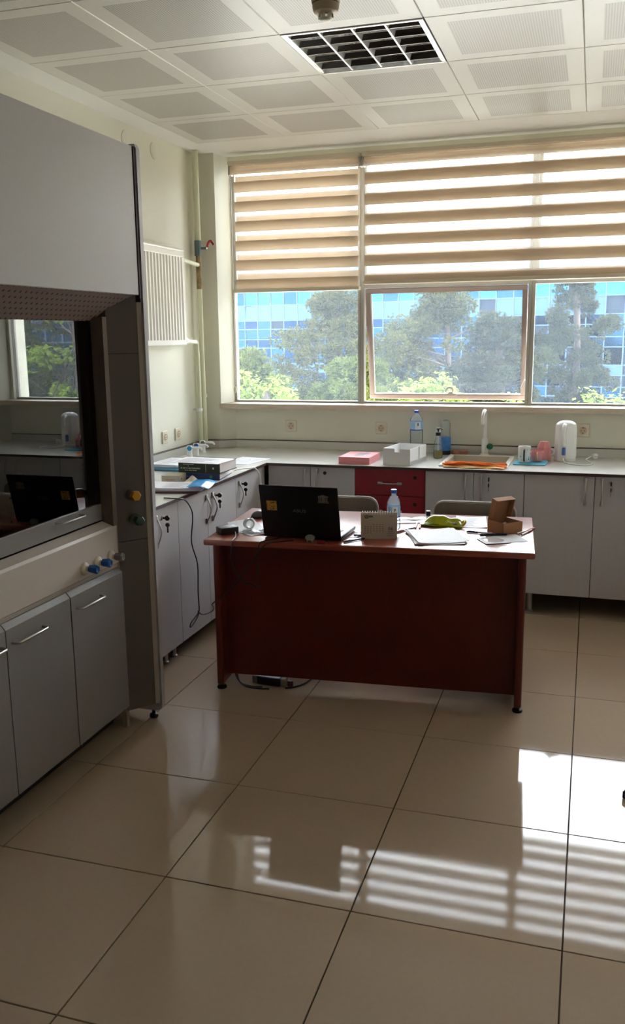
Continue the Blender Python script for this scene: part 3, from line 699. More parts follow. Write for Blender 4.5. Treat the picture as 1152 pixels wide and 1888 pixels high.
# ------------------------------------------------------------------ desk
DO = Vector((-1.676, 3.637, 0)); DR = R(4.4)
DM = Matrix.Translation(DO) @ Matrix.Rotation(DR, 4, 'Z')
def desk():
    t = thing('desk', 'reddish brown cherry desk with a closed front panel in the middle of the room', 'desk', DO, DR)
    W, D = 1.49, 0.776
    MB().box(0, W, 0, D, 0.714, 0.742, 0.008, 3).build('top', M_desk, t, 40)
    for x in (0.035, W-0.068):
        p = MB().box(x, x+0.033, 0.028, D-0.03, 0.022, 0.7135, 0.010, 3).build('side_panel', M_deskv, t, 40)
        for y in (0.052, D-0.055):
            MB().lathe([(0.022, 0), (0.024, 0.004), (0.022, 0.012), (0.012, 0.016), (0.012, 0.023)], 16, c=(x+0.0165, y, 0)).build('foot_glide', M_black, p, 40)
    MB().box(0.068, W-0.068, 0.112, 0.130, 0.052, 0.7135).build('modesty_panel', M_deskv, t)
desk()

# ------------------------------------------------------------------ things on the back worktop
ZT = 0.872
def back_worktop():
    t = thing('laboratory_sink', 'white inset sink with beige basin in the worktop', 'sink', (-0.657, 5.555, 0.872)); o = t.location
    a, b, c, d = -0.866, -0.450, 5.303, 5.806; r = 0.026
    m_s = mat('sink_white', (232, 228, 218), 0.3); m_b = mat('sink_basin_beige', (196, 186, 168), 0.4)
    m = MB(o)
    for q in ((a, b, c, c+r), (a, b, d-r, d), (a, a+r, c+r, d-r), (b-r, b, c+r, d-r)): m.box(q[0], q[1], q[2], q[3], 0.8722, 0.880, 0.002)
    m.build('rim', m_s, t)
    a, b, c, d = a+r+0.0005, b-r-0.0005, c+r+0.0005, d-r-0.0005; z = 0.70; k = 0.004
    m = MB(o)
    for q in ((a, b, c, c+k, z, 0.876), (a, b, d-k, d, z, 0.876), (a, a+k, c, d, z, 0.876), (b-k, b, c, d, z, 0.876), (a, b, c, d, z-k, z)): m.box(*q)
    m.build('basin', m_b, t)
    MB(o).lathe([(0.03, 0), (0.03, 0.002), (0.012, 0.003), (0.011, 0.001)], 18, c=((a+b)/2, (c+d)/2, z)).build('drain', M_steel, t, 40)
    t = thing('laboratory_tap', 'white swan-neck laboratory tap with green knob behind the sink', 'tap', (-0.650, 5.865, ZT)); x, y = -0.650, 5.865; o = t.location
    MB(o).lathe([(0.03, 0.0005), (0.03, 0.006), (0.022, 0.012), (0.021, 0.105), (0.016, 0.112), (0.012, 0.114)], 20, c=(x, y, ZT)).build('base', M_white, t, 40)
    MB(o).tube([(x, y, ZT+0.11), (x, y, 1.11), (x+0.001, y-0.012, 1.148), (x, y-0.05, 1.168), (x-0.004, y-0.088, 1.148), (x-0.006, y-0.1, 1.11), (x-0.007, y-0.1, 1.085)], 0.0115, 12, 5).build('swan_neck', M_white, t, 60)
    MB(o).cyl((x+0.018, y-0.012, 0.935), 0.009, 0.022, 'x', 12).build('stem', M_white, t, 40)
    MB(o).lathe([(0.013, 0.02), (0.019, 0.024), (0.021, 0.044), (0.016, 0.05), (0.004, 0.051)], 7, Matrix.Translation((x+0.012, y-0.018, 0.935)) @ Vector((0.72, -0.7, 0)).to_track_quat('Z', 'Y').to_matrix().to_4x4()).build('knob', M_green, t, label='green faceted knob')
    # pink box
    t = thing('flat_box', 'flat pink box with a grey picture on its lid, near the worktop edge', 'box', (-1.482, 5.268, ZT), R(-1))
    mp = mat('pink_card', (232, 150, 156), 0.5, nscale=8, namt=0.06)
    MB().box(0, 0.197, 0, 0.27, 0.0005, 0.014).build('tray', mp, t)
    lid = MB().box(-0.001, 0.198, -0.001, 0.271, 0.014, 0.044, 0.0015).build('lid', mp, t)
    MB().box(0.075, 0.135, 0.08, 0.2, 0.0441, 0.0446).box(0.084, 0.15, 0.15, 0.225, 0.0441, 0.0444).build('printed_picture', mat('grey_print', (150, 130, 140), 0.6, nscale=30, namt=0.4), lid)
    # open white carton
    t = thing('open_carton', 'open white cardboard carton with a notched front, in front of the big water bottle', 'box', (-1.204, 5.29, ZT), R(-9.5))
    mw = mat('white_card', (226, 226, 226), 0.6, nscale=12, namt=0.03); W, D, H, k = 0.178, 0.285, 0.103, 0.0035
    MB().box(0, W, 0, D, 0.0005, k).build('floor_panel', mw, t)
    MB().prism([(0, 0), (W, 0), (W, H), (W*0.62, H), (W*0.61, H-0.022), (W*0.43, H-0.022), (W*0.42, H), (0, H)], 0, k, 'y').build('front_wall', mw, t)
    MB().box(0, W, D-k, D, k, H).build('rear_wall', mw, t)
    MB().box(0, k, k, D-k, k, H).build('side_wall', mw, t)
    sw = MB().box(W-k, W, k, D-k, k, H).build('side_wall', mw, t)
    MB().box(W, W+0.0006, 0.145, 0.165, k, H).box(W, W+0.0008, 0.004, D-0.004, 0.004, 0.026).build('clear_tape', clear('clear_tape', (240, 240, 240), body=(235, 235, 238), bodyfac=0.5, rough=0.1), sw)
    pet = clear('clear_bottle_plastic', (247, 251, 253), body=(226, 238, 246), bodyfac=0.16, ior=1.13, rough=0.1, transl=True)
    wat = clear('water_in_bottle', (222, 236, 246), body=(170, 205, 235), bodyfac=0.10, ior=1.15)
    mlab = mat('bottle_label_blue', (150, 192, 234), 0.4, nscale=40, namt=0.35); mlw = mat('bottle_label_white', (214, 222, 228), 0.4)
    def water_bottle(label, loc, r, h, cap_r, rings, lab):
        t = thing('water_bottle', label, 'bottle', loc, 0)
        prof = [(r*0.8, 0.0005), (r, 0.012)]
        z = 0.02; top = lab[0]-0.012
        while z < top:
            prof += [(r, z), (r*0.95, z+0.006), (r, z+0.012)]; z += rings
        prof += [(r, lab[0]-0.006), (r*0.97, lab[0]), (r*0.97, lab[1]), (r, lab[1]+0.004)]
        zs = lab[1]+0.006; zn = h-0.028
        for k in range(1, 8):
            u = k/8; prof.append((cap_r*0.9+(r-cap_r*0.9)*math.cos(u*math.pi/2)**0.9, zs+(zn-zs)*u))
        prof += [(cap_r*0.9, zn), (cap_r*0.9, h-0.016)]
        MB().lathe(prof, 22).build('bottle_wall', pet, t, 50)
        n = 24; m = MB()
        def band(a0, a1, z0, z1, rr):
            vs = []; fs = []
            for i in range(n+1):
                a = a0+(a1-a0)*i/n
                for q in (rr, rr+0.0006): vs += [(q*math.cos(a), q*math.sin(a), z0), (q*math.cos(a), q*math.sin(a), z1)]
            for i in range(n):
                b = i*4; c = b+4; fs += [(b+2, c+2, c+3, b+3), (b, b+1, c+1, c), (b+1, b+3, c+3, c+1), (b, c, c+2, b+2)]
            return MB().add(vs, fs)
        lo = band(0, 2*math.pi, lab[0]+0.001, lab[1]-0.001, r*0.975).build('label', mlab, t, 60, label='blue wrap label')
        band(R(-92), R(-40), lab[0]+0.008, lab[1]-0.003, r*0.99).build('label_panel', mlw, lo, 60)
        band(R(-72), R(-60), lab[0]+(lab[1]-lab[0])*0.55, lab[1]-0.01, r*1.005).build('label_emblem', mat('label_emblem', (70, 90, 80), 0.5), lo)
        band(0, 2*math.pi, lab[0]+0.001, lab[0]+0.008, r*0.985).build('label_stripe', mat('label_navy', (30, 70, 150), 0.4), lo, 60)
        cp = MB().lathe([(cap_r, h-0.017), (cap_r*1.03, h-0.015), (cap_r, h-0.002), (cap_r*0.9, h)], 20).build('cap', mat('cap_blue', (44, 84, 190), 0.35), t, 40)
        return t
    water_bottle('large 1.5 litre clear water bottle with blue cap behind the open carton', (-1.089, 5.775, ZT), 0.043, 0.297, 0.0155, 0.03, (0.165, 0.225))
    # soap dispenser
    t = thing('soap_dispenser', 'clear pump bottle with a little yellow soap, beside the carton', 'bottle', (-0.925, 5.66, ZT))
    MB().lathe([(0.026, 0.0005), (0.0295, 0.006), (0.0295, 0.045), (0.026, 0.09), (0.016, 0.135), (0.014, 0.148)], 22).build('bottle_wall', pet, t, 50)
    MB().lathe([(0.024, 0.003), (0.027, 0.008), (0.0272, 0.05), (0.001, 0.0502)], 20).build('soap', clear('yellow_soap', (226, 208, 120), body=(196, 178, 84), bodyfac=0.5), t, 50)
    p = MB().lathe([(0.0165, 0.146), (0.0165, 0.168), (0.012, 0.17), (0.006, 0.171), (0.006, 0.188)], 16).build('pump_collar', M_black, t, 40)
    MB().lathe([(0.009, 0.184), (0.011, 0.187), (0.011, 0.194), (0.008, 0.196)], 14).tube([(0, 0, 0.191), (0.018, -0.006, 0.192), (0.03, -0.01, 0.186)], 0.0042, 8).build('pump_head', M_black, p, 40)
    MB().cyl((0, 0, 0.01), 0.002, 0.14, n=6).build('dip_tube', M_white, t)
    t = thing('detergent_bottle', 'ribbed clear bottle with blue band standing behind the pump bottle', 'bottle', (-0.905, 5.835, ZT))
    prof = [(0.03, 0.0005), (0.035, 0.006), (0.034, 0.12)]
    for k in range(6): prof += [(0.033, 0.13+0.015*k), (0.0285, 0.1375+0.015*k)]
    prof += [(0.028, 0.222), (0.014, 0.232)]
    MB().lathe(prof, 20).build('bottle_wall', pet, t, 50)
    MB().lathe([(0.0355, 0.03), (0.0365, 0.032), (0.0362, 0.115), (0.0352, 0.118)], 20).build('label', mat('detergent_label', (60, 120, 190), 0.4, nscale=30, namt=0.6), t, 40)
    MB().lathe([(0.0345, 0.006), (0.0362, 0.008), (0.0362, 0.028), (0.035, 0.03)], 20).build('lower_band', M_black, t, 40)
    # sponge
    t = thing('sponge', 'brownish pink two-lobed sponge behind the sink', 'sponge', (-0.812, 5.868, ZT))
    MB().box(-0.056, 0.004, -0.024, 0.024, 0.0006, 0.029, 0.010, 3).box(-0.006, 0.056, -0.022, 0.024, 0.0006, 0.026, 0.010, 3).build('foam', mat('sponge_foam', (188, 132, 108), 0.95, nscale=60, namt=0.25, bump=0.8, bscale=220), t, 50)
    # orange cloth draped over the front of the sink
    t = thing('cleaning_cloth', 'crumpled orange cleaning cloth along the front rim of the sink', 'cloth', (-0.65, 5.30, ZT))
    random.seed(3)
    def fc(u, v):
        x = -0.185+0.375*u+0.006*math.sin(v*9); y = -0.03+0.075*v+0.01*math.sin(u*7+1)*(v-0.3)
        z = 0.018+0.006*math.sin(v*14+u*5)+0.007*math.sin(u*17+v*6)*math.sin(math.pi*min(1, v*1.1))+0.006*math.sin(math.pi*u)
        return (x, y, max(0.0105, z))
    MB().sheet(fc, 44, 14, 0.0018).build('cloth', mat('orange_cloth', (232, 118, 44), 0.9, nscale=22, namt=0.3, bump=0.4, bscale=90, stretch=(1, 3, 1)), t, 70)
    MB().sheet(lambda u, v: (-0.175+0.36*u, -0.058+0.05*v+0.006*math.sin(u*11), 0.0062+0.003*math.sin(u*15+v*4)+0.0105*v), 36, 6, 0.0016).build('folded_edge', mat('orange_cloth_light', (240, 188, 120), 0.9, nscale=14, namt=0.3), t, 70)
    # blue cloth, mugs
    t = thing('folded_cloth', 'thin blue cloth lying flat under the mugs', 'cloth', (-0.337, 5.56, ZT))
    MB().sheet(lambda u, v: (-0.095+0.19*u+0.01*v, -0.105+0.21*v, 0.0066+0.0018*math.sin(u*9)*math.sin(v*8)), 12, 10, 0.004).build('cloth', mat('blue_cloth', (96, 186, 214), 0.9, nscale=40, namt=0.12), t, 60)
    zc = ZT+0.0085
    msp = mat('speckled_glaze', (226, 228, 224), 0.3)
    t = thing('mug', 'white mug with dark spots and a handle painted black for its shadow, on the blue cloth', 'mug', (-0.371, 5.535, zc))
    MB().lathe([(0.035, 0), (0.038, 0.004), (0.0385, 0.094), (0.037, 0.098), (0.0345, 0.097), (0.034, 0.012), (0.001, 0.01)], 26).build('mug_wall', msp, t, 40)
    h = MB().tube([(0.002, -0.037, 0.08), (0.002, -0.052, 0.078), (0.002, -0.06, 0.06), (0.002, -0.06, 0.034), (0.002, -0.052, 0.016), (0.002, -0.037, 0.014)], 0.0052, 8, 3).build('handle', M_black, t, 50, label='handle painted black for its shadow')  # black colour stands in for the dark shadow at the handle
    d = MB(); rg = random.Random(8)
    for k in range(34):
        a = rg.uniform(0, 2*math.pi); z = rg.uniform(0.012, 0.09); q = 0.0016+0.0026*rg.random()
        d.lathe([(q, -0.0004), (q, 0.0005)], 7, Matrix.Rotation(a, 4, 'Z') @ Matrix.Translation((0.0388, 0, z)) @ Matrix.Rotation(R(90), 4, 'Y'))
    d.build('spots', M_black, t)
    mpk = mat('pink_glaze', (226, 148, 150), 0.3); mgo = mat('gold', (220, 184, 110), 0.25, metal=0.8)
    t = thing('mug', 'smaller pink mug with a gold handle, in front of the other pink mug', 'mug', (-0.299, 5.585, zc), R(4))
    MB().lathe([(0.030, 0), (0.034, 0.006), (0.043, 0.04), (0.043, 0.062), (0.039, 0.067), (0.037, 0.064), (0.036, 0.02), (0.001, 0.012)], 8).build('mug_wall', mpk, t)
    MB().tube([(0, -0.038, 0.056), (0, -0.05, 0.055), (0, -0.054, 0.045), (0, -0.054, 0.025), (0, -0.048, 0.016), (0, -0.036, 0.014)], 0.0035, 8, 3).build('handle', mgo, t, 50, label='gold handle')
    t = thing('mug', 'taller pink mug turned upside down behind the gold-handled one', 'mug', (-0.262, 5.69, ZT))
    MB().lathe([(0.042, 0.001), (0.044, 0.005), (0.043, 0.085), (0.028, 0.118), (0.025, 0.121), (0.001, 0.1215)], 8).build('mug_wall', mpk, t)
    MB().tube([(0.042, -0.004, 0.075), (0.056, -0.006, 0.07), (0.058, -0.006, 0.05), (0.043, -0.004, 0.036)], 0.005, 8, 3).build('handle', M_white, t, 50)
    # kettle
    t = thing('electric_kettle', 'white plastic electric kettle with a blue water gauge, in front of the wall socket', 'kettle', (-0.135, 5.715, ZT), R(-6))
    def oct_(r, z, n=16):
        return [(r*(1-0.04*(k % 2))*math.cos(2*math.pi*(k+0.5)/n), r*(1-0.04*(k % 2))*math.sin(2*math.pi*(k+0.5)/n), z) for k in range(n)]
    m = MB(); rows = [(0.066, 0.0005), (0.068, 0.004), (0.068, 0.016), (0.0635, 0.018), (0.0675, 0.03), (0.066, 0.12), (0.0635, 0.215), (0.0635, 0.222)]
    vs = []; fs = []
    for r, z in rows: vs += oct_(r, z)
    for i in range(len(rows)-1):
        for k in range(16): fs.append((i*16+k, i*16+(k+1) % 16, (i+1)*16+(k+1) % 16, (i+1)*16+k))
    fs.append(tuple(range(16))[::-1]); fs.append(tuple(range((len(rows)-1)*16, len(rows)*16)))
    m.add(vs, fs).build('body', M_white, t, 30)
    MB().sphere((0, 0, 0.222), 0.062, 24, (1, 1, 0.5), z0=0.0).build('lid', M_white, t, 40)
    MB().prism([(-0.02, 0.0), (0.02, 0.0), (0, 0.03)], 0.185, 0.221, 'z', M=Matrix.Translation((0, 0.062, 0))).build('spout', M_white, t)
    MB().tube([(0, -0.055, 0.226), (0, -0.082, 0.226), (0, -0.102, 0.2), (0, -0.102, 0.15), (0, -0.090, 0.125), (0, -0.063, 0.105)], 0.0125, 12, 4).build('handle', M_white, t, 60)
    MB().box(-0.0115, 0.0115, -0.073, -0.06, 0.042, 0.090, 0.006, 3).build('water_gauge', mat('gauge_blue', (96, 124, 190), 0.25), t, 40, label='blue water gauge')
    t = thing('kettle_cable', 'white kettle cable curling to a plug by the splashback', 'cord', (0.0, 5.6, ZT))
    o = t.location
    MB(o).tube([(-0.14, 5.645, ZT+0.022), (-0.142, 5.628, ZT+0.02), (-0.13, 5.60, ZT+0.005), (-0.086, 5.545, ZT+0.0042), (-0.03, 5.505, ZT+0.0042), (0.012, 5.525, ZT+0.0042), (0.03, 5.59, ZT+0.0042), (0.005, 5.70, ZT+0.0042), (-0.008, 5.76, ZT+0.006), (0.01, 5.80, ZT+0.012), (0.03, 5.83, ZT+0.02)], 0.0036, 8, 4).build('cable', M_white, t, 60)
    Mx = Matrix.Translation((0.03, 5.83, ZT+0.021)) @ Matrix.Rotation(R(-55), 4, 'Z') @ Matrix.Rotation(R(90), 4, 'Y')
    MB(o).lathe([(0.008, -0.002), (0.012, 0.004), (0.018, 0.022), (0.019, 0.034), (0.017, 0.036)], 16, Mx).build('plug', M_white, t, 40)
    MB(o).cyl((0, 0.009, 0.036), 0.0024, 0.018, n=8, M=Mx).cyl((0, -0.009, 0.036), 0.0024, 0.018, n=8, M=Mx).build('plug_pins', M_steel, t)
    return water_bottle
water_bottle = back_worktop()

# ------------------------------------------------------------------ things on the left worktop
def left_worktop():
    for (y, m_, l, c_) in ((5.30, M_teal, 'white bench tap with a teal knob, nearest of the three in the corner', 'teal knob'),
                       (5.44, M_blue, 'white bench tap with a deep blue knob, middle of the three in the corner', 'blue knob'),
                       (5.585, M_grey, 'white bench tap with a grey knob, closest to the pillar', 'grey knob')):
        x = -2.515-(y-5.3)*0.12
        t = thing('bench_tap', l, 'tap', (x, y, ZT), 0, 'bench taps in the corner')
        MB().lathe([(0.023, 0.0005), (0.021, 0.004), (0.018, 0.05), (0.018, 0.056)], 18).build('column', M_white, t, 40)
        MB().lathe([(0.018, 0.0565), (0.02, 0.06), (0.02, 0.076), (0.016, 0.082)], 18).build('valve_head', M_white, t, 40)
        MB().lathe([(0.010, 0.018), (0.0155, 0.022), (0.0165, 0.040), (0.012, 0.044)], 8, Matrix.Translation((0, 0, 0.067)) @ Vector((0.42, -0.9, 0.05)).to_track_quat('Z', 'Y').to_matrix().to_4x4()).build('knob', m_, t, label=c_)
        MB().tube([(0.012, 0, 0.068), (0.04, 0.012, 0.07), (0.066, 0.026, 0.066), (0.074, 0.03, 0.052)], 0.0075, 10, 3).build('nozzle', M_white, t, 50)
    # paper pile on blue binder
    t = thing('binder', 'blue ring binder under a pile of papers near the fume hood', 'binder', (-2.44, 4.93, ZT), R(-3))
    MB().box(-0.165, 0.14, -0.2, 0.18, 0.0005, 0.014, 0.002).build('cover', mat('binder_blue', (70, 130, 170), 0.4), t)
    def paper(name, label, loc, rz, w, d, n=1, h=0.0, curl=0.0, lines=True, group=None, cat='paper', seed=0, m=None):
        t = thing(name, label, cat, loc, rz, group)
        rg = random.Random(seed)
        for k in range(n):
            a = rg.gauss(0, 0.06) if n > 1 else 0; dx, dy = (rg.gauss(0, 0.006), rg.gauss(0, 0.006)) if n > 1 else (0, 0)
            z = 0.0006+h*k/max(1, n)
            M = Matrix.Translation((dx, dy, 0)) @ Matrix.Rotation(a, 4, 'Z')
            MB().sheet(lambda u, v: (-w/2+w*u, -d/2+d*v, z+max(0.0008, h/max(1, n)*0.92)+curl*(abs(2*u-1)**3)*(k+1)/n), 8, 4, max(0.0007, h/max(1, n)*0.9), M=M).build('sheet', m or M_paper, t)
        if lines:
            zt = 0.0006+h*(n-1)/max(1, n)+max(0.0008, h/max(1, n)*0.92); l = MB()
            for k in range(9):
                yy = -d/2+d*(0.12+0.085*k); xw = w*rg.uniform(0.45, 0.8)
                l.box(-w*0.42, -w*0.42+xw, yy, yy+0.003, zt+curl*0.02, zt+0.0006+curl*0.02)
            l.build('printed_lines', M_print, t)
        return t
    paper('paper_pile', 'loose white papers lying on the blue binder', (-2.44, 4.93, ZT+0.0145), R(-3), 0.21, 0.30, 4, 0.018, seed=1)
    def book(label, loc, rz, w, d, h, cm, marks):
        """spine along local x at y=0 facing -y"""
        t = thing('book', label, 'book', loc, rz)
        MB().box(0, w, 0, d, 0.0004, 0.004).box(0, w, 0, d, h-0.0036, h).box(0, w, 0, 0.004, 0.004, h-0.0036).build('cover', cm, t)
        MB().box(0.003, w-0.003, 0.0042, d-0.004, 0.0042, h-0.0038).build('page_block', mat('book_pages', (222, 216, 214), 0.8, nscale=30, namt=0.06, stretch=(1, 1, 60)), t)
        marks(t)
        return t
    mi = mat('spine_gilt', (206, 206, 190), 0.5)
    def dashes(m, x0, x1, z, h, rg):
        x = x0
        while x < x1:
            k = rg.uniform(0.002, 0.005); m.box(x, min(x1, x+k), -0.0005, 0.0002, z, z+h*rg.uniform(0.7, 1)); x += k+(0.0014 if rg.random() < 0.8 else 0.005)
    def mk_green(t):
        rg = random.Random(2); m = MB(); dashes(m, 0.03, 0.095, 0.0455, 0.0045, rg); dashes(m, 0.014, 0.135, 0.0225, 0.0075, rg); dashes(m, 0.04, 0.112, 0.0115, 0.0055, rg)
        m.box(0.06, 0.063, -0.0005, 0.0002, 0.034, 0.041).box(0.168, 0.1692, -0.0005, 0.0002, 0.006, 0.052).box(0.21, 0.219, -0.0005, 0.0002, 0.023, 0.035)
        m.build('spine_lettering', mi, t)
    def mk_blue(t):
        rg = random.Random(4); m = MB(); dashes(m, 0.02, 0.09, 0.018, 0.008, rg); m.build('spine_lettering', mat('spine_pale', (150, 160, 190), 0.5), t)
        MB().box(0.185, 0.2, -0.0005, 0.0002, 0.012, 0.027).build('spine_emblem', mat('spine_green', (60, 140, 120), 0.5), t)
    book('thick dark blue book at the bottom of the stack', (-2.193, 4.455, ZT), R(8), 0.243, 0.27, 0.04, mat('book_blue', (38, 52, 108), 0.4), mk_blue)
    book('thick dark green book with pale spine lettering, on top of the blue book', (-2.196, 4.475, ZT+0.0402), R(-1.5), 0.254, 0.235, 0.058, mat('book_green', (26, 46, 30), 0.4), mk_green)
    paper('paper_sheets', 'printed sheets lying on top of the green book', (-2.085, 4.555, ZT+0.0986), R(-4), 0.297, 0.215, 2, 0.002, seed=3)
    paper('paper_sheets', 'pair of printed sheets on the worktop beyond the book stack', (-2.105, 5.25, ZT), R(80), 0.297, 0.21, 2, 0.002, seed=4)
    t = thing('small_box', 'small beige grey box with faint red print in front of the books', 'box', (-2.222, 4.312, ZT+0.0), R(9))
    mb = mat('beige_card', (206, 200, 184), 0.6)
    bo = MB().box(0, 0.104, 0, 0.125, 0.0005, 0.045, 0.0015).build('carton', mb, t)
    m = MB(); dashes(m, 0.025, 0.075, 0.02, 0.005, random.Random(6)); m.build('red_print', mat('red_print', (196, 110, 90), 0.6), bo)
    MB().cyl((0.1042, 0.03, 0.024), 0.006, 0.0008, 'x', 10).build('thumb_hole', M_black, bo)
    t = thing('crumpled_tissue', 'crumpled cream tissue between the small box and the blue book', 'tissue', (-2.055, 4.375, ZT), R(6))
    rg = random.Random(9)
    MB().sheet(lambda u, v: (-0.055+0.11*u, -0.05+0.085*v, 0.003+0.048*max(0, 1-abs(2*u-0.9)*1.05)*max(0, 1-abs(2*v-0.9)*0.9)+rg.uniform(-0.0012, 0.0012)), 12, 10, 0.0015).build('tissue', mat('tissue_cream', (236, 230, 208), 0.9, bump=0.5, bscale=60), t)
    t = thing('document_folder', 'dark maroon folder under papers at the worktop edge', 'folder', (-2.05, 4.15, ZT), R(12))
    MB().box(-0.15, 0.135, -0.11, 0.11, 0.0005, 0.007, 0.002).build('cover', mat('maroon_cover', (74, 36, 40), 0.5), t)
    paper('paper_pile', 'stack of white papers on the maroon folder', (-2.055, 4.165, ZT+0.0075), R(14), 0.29, 0.2, 4, 0.016, 0.006, seed=7)
    t = thing('plastic_sleeve', 'bright blue plastic sleeve hanging over the worktop edge', 'plastic sleeve', (-1.915, 4.165, ZT+0.014), R(12))
    def fs(u, v):
        x = -0.055+0.11*u
        return (x, -0.11+0.24*v+0.02*u, 0.0245-0.0015*math.sin(v*7)-max(0, x-0.01)*0.28)
    MB().sheet(fs, 10, 12, 0.0012).build('sleeve', mat('cyan_plastic', (30, 150, 226), 0.25, nscale=12, namt=0.35), t, 60)
    MB().sheet(lambda u, v: (lambda p: (p[0], p[1], p[2]+0.0014))(fs(0.62+0.2*u, 0.05+0.6*v)), 3, 8, 0.0008).build('printed_band', mat('royal_blue', (20, 84, 190), 0.3), t, 60)
    t = thing('black_cable', 'thin black cable hanging from the left worktop down to a loop near the floor', 'cable', (-1.905, 4.0, 0.25)); o = t.location
    MB(o).tube([(-2.0, 3.90, 0.8765), (-1.96, 3.895, 0.8765), (-1.925, 3.905, 0.874), (-1.91, 3.955, 0.858), (-1.9, 4.0, 0.80), (-1.9, 4.007, 0.743), (-1.9, 3.985, 0.635), (-1.9, 4.046, 0.506), (-1.9, 4.04, 0.362), (-1.9, 4.044, 0.257), (-1.9, 4.008, 0.222), (-1.9, 3.935, 0.200), (-1.9, 3.945, 0.222), (-1.895, 4.009, 0.245), (-1.89, 4.02, 0.262)], 0.0034, 7, 4).build('cable', M_black, t, 60)
    MB(o).tube([(-1.895, 4.02, 0.262), (-1.892, 4.05, 0.235), (-1.89, 4.096, 0.221), (-1.88, 4.16, 0.217), (-1.865, 4.15, 0.235), (-1.80, 4.01, 0.285), (-1.70, 3.78, 0.375), (-1.62, 3.60, 0.452), (-1.544, 3.585, 0.508), (-1.488, 3.588, 0.570), (-1.447, 3.592, 0.630), (-1.406, 3.598, 0.685), (-1.36, 3.62, 0.742), (-1.30, 3.68, 0.7465), (-1.26, 3.71, 0.7465)], 0.003, 7, 4).build('cable', M_black, t, 60)
    t = thing('white_cable', 'white cable running from the books over the worktop edge behind the laptop', 'cable', (-1.93, 4.9, ZT)); o = t.location
    MB(o).tube([(-2.0, 4.80, 0.877), (-1.97, 4.84, 0.884), (-1.935, 4.90, 0.882), (-1.925, 4.96, 0.875), (-1.918, 5.03, 0.81), (-1.918, 5.04, 0.70), (-1.92, 5.035, 0.45), (-1.92, 5.03, 0.25)], 0.0042, 8, 4).build('cable', M_white, t, 60)
    return paper
paper = left_worktop()

